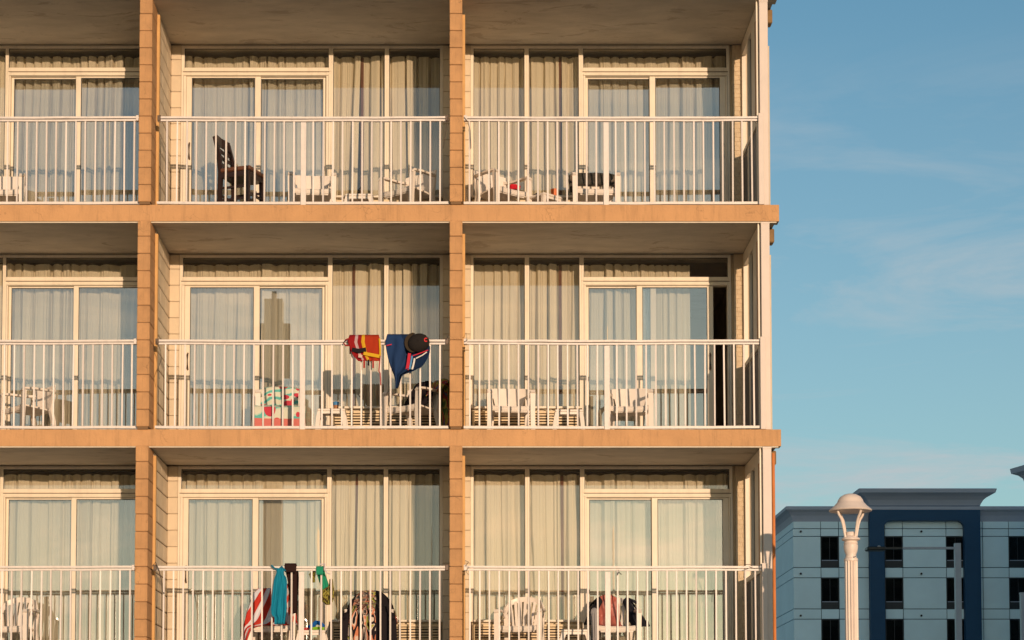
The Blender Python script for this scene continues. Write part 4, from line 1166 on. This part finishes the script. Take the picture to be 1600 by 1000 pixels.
# --- small things on tables and seats
def cup(px, py, Y, rad, h, m, label, cat='cup', lid=None):
    p = at(px, py, Y)
    t = thing('paper_cup', label, cat, p)
    P('cup_body', MB().lathe([(rad * 0.75, 0), (rad, h), (rad * 0.93, h), (rad * 0.7, 0.004)], 16), m, t)
    if lid: P('band', MB().lathe([(rad * 1.0, h * 0.62), (rad * 1.04, h * 0.99), (rad * 1.02, h * 0.99), (rad * 0.98, h * 0.62)], 16), lid, t)
zt2 = FLOORS[2] + 0.371
def place_top(px, r, Y, h): p = spot(px, r, Y); return (p[0], p[1], FLOORS[r] + h + 0.002)
def cup_on(px, r, Y, h, rad, hh, m, label, band=None):
    t = thing('paper_cup', label, 'cup', place_top(px, r, Y, h))
    P('cup_body', MB().lathe([(rad * 0.75, 0), (rad, hh), (rad * 0.93, hh), (rad * 0.7, 0.004)], 16), m, t)
    if band: P('band', MB().lathe([(rad * 0.97, hh * 0.62), (rad * 1.05, hh * 0.99), (rad * 1.03, hh), (rad * 0.95, hh * 0.62)], 16), band, t)
cup_on(525, 2, 0.80, 0.37, 0.036, 0.11, mat('brown_paper', (0.35, 0.15, 0.06), 0.6), 'brown paper cup with blue rim on the middle centre table', mat('blue_band', (0.05, 0.2, 0.4), 0.6))
cup_on(866, 1, 0.95, 0.37, 0.046, 0.10, mat('orange_cup', (0.60, 0.13, 0.02), 0.5), 'orange cup on the small table of the top right balcony')
# sunglasses case like black shape on the same table
bk = mat('black_plastic', (0.02, 0.02, 0.02), 0.4)
g = thing('sunglasses', 'black sunglasses lying beside the orange cup, top right balcony', 'sunglasses', place_top(846, 1, 0.92, 0.37))
for s in (-1, 1):
    P('lens', MB().sweep([(s*0.02, 0, 0.012), (s*0.06, 0.0, 0.034), (s*0.10, 0.01, 0.012)], [(0.012, 0.01), (0.012, 0.018), (0.012, 0.008)], 6), bk, g)
    P('temple_arm', MB().sweep([(s*0.10, 0.01, 0.015), (s*0.09, 0.12, 0.01)], 0.004, 5), bk, g)
g = thing('table_stand', 'tiny black angular stand on the top centre table', 'stand', place_top(563, 1, 0.95, 0.37))
P('prong', MB().sweep([(-0.014, 0, 0), (-0.016, 0, 0.10), (0.014, 0, 0.135)], 0.007, 5), bk, g)
P('prong', MB().sweep([(0.014, 0, 0), (0.014, 0, 0.135)], 0.007, 5), bk, g)
rb = tag(MB().sweep([(-0.075, 0, 0.03), (-0.03, 0, 0.045), (0.02, 0.01, 0.05), (0.075, 0, 0.035)], [(0.03, 0.015), (0.045, 0.04), (0.045, 0.035), (0.02, 0.03)], 7).build('red_bag', cloth_mat('red_bag_cloth', solid((0.55, 0.02, 0.03)))), 'small red bag lying on the seat of a chair, top right balcony', 'bag')
rb.location = place_top(803, 1, 0.82, 0.415)
g = thing('swim_goggles', 'blue and lime green swim goggles on the bottom centre table', 'goggles', place_top(494, 3, 0.80, 0.37))
P('blue_part', MB().sweep([(-0.10, 0, 0.04), (-0.04, 0.01, 0.065), (0.0, 0, 0.10), (0.05, 0.0, 0.09), (0.10, 0, 0.05)], [(0.03, 0.02), (0.03, 0.03), (0.03, 0.03), (0.03, 0.03), (0.02, 0.02)], 6), cloth_mat('blue_rubber', solid((0.01, 0.10, 0.35))), g)
P('green_part', MB().sweep([(-0.04, -0.04, 0.022), (0.03, -0.04, 0.026), (0.10, -0.03, 0.022)], [(0.025, 0.02)] * 3, 6), cloth_mat('lime_rubber', solid((0.22, 0.45, 0.03))), g)
P('red_part', MB().sweep([(-0.15, -0.03, 0.018), (-0.08, -0.03, 0.018)], (0.02, 0.016), 6), cloth_mat('red_rubber', solid((0.45, 0.03, 0.03))), g)
# black hook hanging below the bottom right handrail
g = tag(MB().sweep([at(x, y, -0.0) for x, y in ((964, 899), (967, 894), (966, 889), (967, 894), (971, 898))], 0.005, 5).build('hook', bk, None), 'small black wire hook above the stanchion of the bottom right railing', 'hook')

# ------------------------------------------------------------------ boardwalk lamp post
YL = -2.04
def lz(py): return at(1330, py, YL).z
def lw(px): return px * (YL + 23.5) / F
lp = at(1330, 900, YL)
lamp = thing('street_lamp', 'cream cast iron lamp post with domed cap and four curved arms', 'street lamp', (lp.x, YL, 0))
LM = M['lamp']
P('post', MB().lathe([(lw(10.5), lz(1000)-2.0), (lw(10.5), lz(876))], 28, flute=0.015), LM, lamp, False)
P('base', MB().lathe([(0.19, 0), (0.19, 0.25), (0.15, 0.3), (0.15, 0.7), (0.09, 0.8), (lw(10.7), 0.9), (lw(10.7), lz(1000)-1.99)], 28), LM, lamp)
P('collar', MB().lathe([(lw(10.8), lz(877)), (lw(10.8), lz(873)), (lw(9), lz(872)), (lw(8), lz(867)), (lw(10), lz(862)), (lw(11), lz(857)), (lw(11.2), lz(852)), (lw(10), lz(851)), (lw(11), lz(849)), (lw(9.5), lz(846)), (lw(14.5), lz(843.5)), (lw(14.5), lz(842)), (lw(8.5), lz(837)), (lw(8), lz(832)), (lw(7.5), lz(831.5))], 28), LM, lamp)
c = P('cap', MB().lathe([(lw(29), lz(799)), (lw(32.5), lz(799)), (lw(33.5), lz(797.5)), (lw(31.5), lz(795.5)), (lw(26), lz(791)), (lw(21.5), lz(786)), (lw(20.5), lz(785)), (lw(19.5), lz(781.5)), (lw(16), lz(776.5)), (lw(10), lz(773)), (lw(4), lz(771.5)), (0.002, lz(771.3))], 36), LM, lamp)
for k in range(4):
    a = R(28 + 90 * k)
    pts = []
    for rr, yy in ((25.5, 799.5), (23, 805), (18.5, 811), (15.5, 819), (13, 830), (10.5, 841)):
        pts.append((lw(rr) * math.cos(a), lw(rr) * math.sin(a), lz(yy)))
    P('arm', MB().sweep(pts, [(0.014, 0.012), (0.014, 0.014), (0.013, 0.014), (0.012, 0.013), (0.011, 0.012), (0.012, 0.013)], 8), LM, lamp)
P('screw', MB().sweep([(0.03, -0.085, lz(871)), (0.03, -0.10, lz(871))], 0.008, 8), bk, lamp)

# ------------------------------------------------------------------ the blue hotel behind
YB = 121.5
blue = mat('pale_blue_render', (0.68, 0.82, 0.84), 0.85, var=0.04, scale=0.6, bump=0.1, rnd=0.03)
blue_j = mat('panel_joint', (0.06, 0.10, 0.14), 0.9)
navy = mat('navy_paint', (0.004, 0.05, 0.115), 0.6, var=0.06, scale=1)
greyc = mat('cornice_grey', (0.36, 0.38, 0.45), 0.6, var=0.04, scale=1)
wdark = mat('dark_window_frame', (0.02, 0.022, 0.025), 0.5)
wglass = glass('dark_window_glass', -0.02, (0.5, 0.5, 0.5))
wcurt = mat('window_drape', (0.05, 0.05, 0.05), 0.9, var=0.3, scale=6, stretch=(3, 3, 0.2))
def bx(px, Y=YB): return at(px, 900, Y).x
def bz(py, Y=YB): return at(1440, py, Y).z
bh = thing('blue_hotel', 'pale blue hotel with navy portal frame and grey cornices beyond the lamp post', 'building')
X0, X1 = bx(1240), bx(1735)
core = MB().box(X0 + 0.1, X1, YB + 0.12, YB + 22, 0, bz(793)).build('wall', blue_j, bh)
rows_ = [(792, 826), (826, 838)]
y = 838.0
pitch = 64.7
while y < 1230:
    rows_ += [(y, y + 48.7), (y + 48.7, y + pitch)]
    y += pitch
segs = [(1240, 1283), (1283, 1311), (1311, 1358), (1358, 1383), (1383, 1411), (1411, 1479), (1479, 1508), (1508, 1536), (1536, 1577), (1577, 1605), (1605, 1650), (1650, 1680), (1680, 1735)]
WIN = {1, 4, 6, 9, 11}
g_ = 0.028
for ri, (ya, yb) in enumerate(rows_):
    za, zb = bz(yb), max(bz(ya), 0)
    za = max(za, 0.0)
    if zb - za < 0.2: continue
    for si, (pa, pb) in enumerate(segs):
        xa, xb = bx(pa), bx(pb)
        if si in WIN and ri >= 2 and ri % 2 == 0:
            w = MB().box(xa, xb, YB + 0.112, YB + 0.119, za, zb).build('window', wcurt, bh)
            ring(xa + 0.005, xb - 0.005, za + 0.005, zb - 0.005, 0.06, 0.06, 0.07, 0.06, YB + 0.03, YB + 0.11).build('frame', wdark, w)
            zm = za + (zb - za) * 0.22
            MB().box(xa + 0.07, xb - 0.07, YB + 0.04, YB + 0.10, zm, zm + 0.05).build('transom', greyc, w)
            MB().box(xa + 0.07, xb - 0.07, YB + 0.045, YB + 0.10, za + 0.08, zm - 0.004).build('vent_grille', wdark, w)
            MB().box(xa + 0.07, xb - 0.07, YB + 0.085, YB + 0.087, zm + 0.055, zb - 0.07).build('pane', wglass, w)
            MB().box((xa+xb)/2 - 0.02, (xa+xb)/2 + 0.02, YB + 0.05, YB + 0.08, zm + 0.055, zb - 0.07).build('mullion', wdark, w)
        else:
            MB().box(xa + g_, xb - g_, YB + (0.0 if ri % 2 == 0 else 0.012), YB + 0.119, za + g_, zb - g_).build('panel', blue, bh)
# recess the windows: cut lines are the core's front, so set dark reveals
# side elevation panels
for ri, (ya, yb) in enumerate(rows_):
    za, zb = max(bz(yb), 0), max(bz(ya), 0)
    if zb - za < 0.2: continue
    for ya_, yb_ in ((YB + 0.0, YB + 5.4), (YB + 5.4, YB + 11), (YB + 11, YB + 22)):
        MB().box(X0, X0 + 0.098, ya_ + g_, yb_ - g_, za + g_, zb - g_).build('panel', blue, bh)
def cornice(name, x0, x1, y0, y1, prof, m, parent):
    mb = MB(); o = 0
    for z, d in prof: mb.v += [(x0 - d, y0 - d, z), (x1 + d, y0 - d, z), (x1 + d, y1 + d, z), (x0 - d, y1 + d, z)]
    for i in range(len(prof) - 1):
        for k in range(4):
            a0, a1 = i*4 + k, i*4 + (k+1) % 4; mb.f.append((a0, a1, a1 + 4, a0 + 4))
    mb.f.append((3, 2, 1, 0)); e = (len(prof)-1)*4; mb.f.append((e, e+1, e+2, e+3))
    return mb.build(name, m, parent)
zb_ = bz(815)
hh_ = bz(792.5) - zb_
prof = [(zb_, 0.02), (zb_ + hh_*0.15, 0.06), (zb_ + hh_*0.4, 0.16), (zb_ + hh_*0.62, 0.36), (zb_ + hh_*0.74, 0.54), (zb_ + hh_*0.76, 0.60), (zb_ + hh_*0.97, 0.62), (zb_ + hh_, 0.55)]
cornice('cornice', X0, X1, YB + 0.02, YB + 22, prof, greyc, bh)
# portal
yp0 = YB - 0.55
pxl, pxr = bx(1360, yp0), bx(1533, yp0)
ixl, ixr = bx(1382.5, yp0), bx(1508, yp0)
ztop = at(1440, 788, yp0).z; zin = at(1440, 813, yp0).z
rc = 0.55
outl = [(pxl, 0.0), (pxl, ztop), (pxr, ztop), (pxr, 0.0), (ixr, 0.0)]
for k in range(9):
    a = R(90 * k / 8); outl.append((ixr - rc + rc * math.cos(a), zin - rc + rc * math.sin(a)))
for k in range(9):
    a = R(90 + 90 * k / 8); outl.append((ixl + rc + rc * math.cos(a), zin - rc + rc * math.sin(a)))
outl.append((ixl, 0.0))
pm = MB(); n = len(outl)
for yy in (yp0, YB - 0.005): pm.v += [(a, yy, b) for a, b in outl]
# quads strip instead of one concave face
pm.f = []
for i in range(n):
    j = (i + 1) % n; pm.f.append((i, i + n, j + n, j))
import bmesh
bmx = bmesh.new()
vv = [bmx.verts.new(p) for p in pm.v]
for f in pm.f: bmx.faces.new([vv[q] for q in f])
bmx.faces.new([vv[q] for q in range(n)]); bmx.faces.new([vv[q] for q in reversed(range(n, 2*n))])
bmesh.ops.recalc_face_normals(bmx, faces=bmx.faces)
bmesh.ops.triangulate(bmx, faces=[f for f in bmx.faces if len(f.verts) > 4])
me = bpy.data.meshes.new('portal_frame'); bmx.to_mesh(me); bmx.free(); me.materials.append(navy)
link('portal_frame', me, bh)
MB().box(pxl + 0.02, pxr - 0.02, YB + 0.0, YB + 3.0, bz(793), ztop - 0.01).build('portal_top', navy, bh)
zc0 = at(1440, 790, yp0).z; zc9 = at(1440, 766, yp0).z; hc = zc9 - zc0
profp = [(zc0, 0.0), (zc0 + hc*0.12, 0.05), (zc0 + hc*0.35, 0.20), (zc0 + hc*0.55, 0.46), (zc0 + hc*0.68, 0.72), (zc0 + hc*0.72, 0.82), (zc0 + hc*0.74, 0.90), (zc0 + hc*0.97, 0.98), (zc0 + hc, 0.94)]
cornice('portal_cornice', pxl, pxr, yp0, YB + 3.0, profp, greyc, bh)
for px in (1251, 1439.5):
    for py in (830.5, 896.5, 962):
        c_ = at(px, py, YB - 0.01)
        MB().sweep([(c_.x, YB - 0.09, c_.z), (c_.x, YB + 0.0, c_.z)], 0.08, 8, up=(0, 0, 1)).build('wall_light', bk, bh)
# higher wing at the right edge, set at an angle
wing = thing('corner_tower', 'grey cornice corner of another building at the right edge of the photo', 'building', (0, 0, 0))
YF = 112.0
q = at(1601.5, 752, YF)
ta = R(15)
wg = Matrix.Translation((q.x + 16 * math.sin(ta), YF - 16 * math.cos(ta), 0)) @ Matrix.Rotation(ta, 4, 'Z')
zq = q.z; hq = at(1590, 731, YF).z - zq
o = MB().box(0, 16, 0, 16, 0, zq + 0.1).build('wall', blue, wing); o.matrix_local = wg
o = cornice('cornice', 0, 16, 0, 16, [(zq - 0.1, 0.02), (zq + hq*0.2, 0.10), (zq + hq*0.45, 0.32), (zq + hq*0.6, 0.6), (zq + hq*0.62, 0.66), (zq + hq, 0.72)], greyc, wing); o.matrix_local = wg

# tall car park light
YS = 36.5
steel = mat('galvanised_steel', (0.30, 0.33, 0.38), 0.45, var=0.06, scale=3, metal=0.3)
sx = at(1496.5, 900, YS).x
sl = thing('light_mast', 'square grey steel light mast with a long arm and flat lamp head', 'street lamp', (sx, YS, 0))
ppx = (YS + 23.5) / F
zt_ = at(1496, 849, YS).z; za_ = at(1450, 856.5, YS).z
P('pole', MB().box(-4.6*ppx, 4.6*ppx, -0.08, 0.08, 0, zt_), steel, sl, False)
P('arm', MB().box((1410 - 1496.5)*ppx, -4.6*ppx, -0.05, 0.05, za_ - 1.7*ppx, za_ + 1.7*ppx), steel, sl, False)
P('lamp_head', MB().box((1353 - 1496.5)*ppx, (1383 - 1496.5)*ppx, -0.22, 0.22, za_ - 4.2*ppx, za_ + 1.6*ppx, 0.03), bk, sl, False)
P('neck', MB().box((1383 - 1496.5)*ppx, (1410 - 1496.5)*ppx, -0.045, 0.045, za_ - 1.4*ppx, za_ + 1.4*ppx), bk, sl, False)
P('sensor', MB().lathe([(0.05, za_ + 1.7*ppx), (0.05, za_ + 3*ppx), (0.02, za_ + 4*ppx)], 10, c=((1373.5 - 1496.5)*ppx, 0)), M['lamp'], sl)
sx2 = at(1599, 950, YS).x
s2 = thing('light_mast', 'plain grey mast cut by the right edge of the photo', 'street lamp', (sx2, YS, 0))
P('pole', MB().box(-4.6*ppx, 4.6*ppx, -0.08, 0.08, 0, at(1599, 928, YS).z), steel, s2, False)
P('cap', MB().box(-5.2*ppx, 5.2*ppx, -0.09, 0.09, at(1599, 928, YS).z, at(1599, 926, YS).z), steel, s2, False)

# ------------------------------------------------------------------ unseen block added behind the camera to keep the sun off the blue hotel
tw = thing('shade_block', 'tall unseen beige block added behind the viewer to shade the blue hotel', 'building')
MB().box(44, 150, -110, -80, 0, 52).build('wall', mat('shade_block_render', (0.45, 0.40, 0.33), 0.85, var=0.05, scale=0.3), tw)
tg = mat('shade_block_glass', (0.05, 0.07, 0.09), 0.1, spec=0.6)
mm = MB()
for fl in range(14):
    for k in range(26): mm.box(46 + k*4, 48.2 + k*4, -79.99, -79.9, 3 + fl*3.4, 5.2 + fl*3.4)
mm.build('windows', tg, tw, kind='stuff')

# slender tower on the seaward side, behind the viewer: the sliding door glass mirrors it
YT = -60.0
YM = 2 * (YW + 0.06) - YT
def tz(py): return at(428, py, YM).z
def tx(px): return at(px, 560, YM).x
tt = thing('boardwalk_tower', 'slender beige boardwalk tower with a domed head mirrored in the centre door glass', 'tower', (tx(428), YT, 0))
tm = mat('tower_paint', (0.62, 0.58, 0.50), 0.8, var=0.1, scale=1)
hw = (tx(442) - tx(414)) / 2
P('shaft', MB().box(-hw, hw, -hw, hw, 0, tz(470)), tm, tt, False)
P('sign_box', MB().box(tx(404) - tx(428), tx(452) - tx(428), -hw - 0.1, -hw, tz(588), tz(502)), tm, tt, False)
P('mast', MB().box(-0.10, 0.10, -0.10, 0.10, tz(470), tz(456)), tm, tt, False)
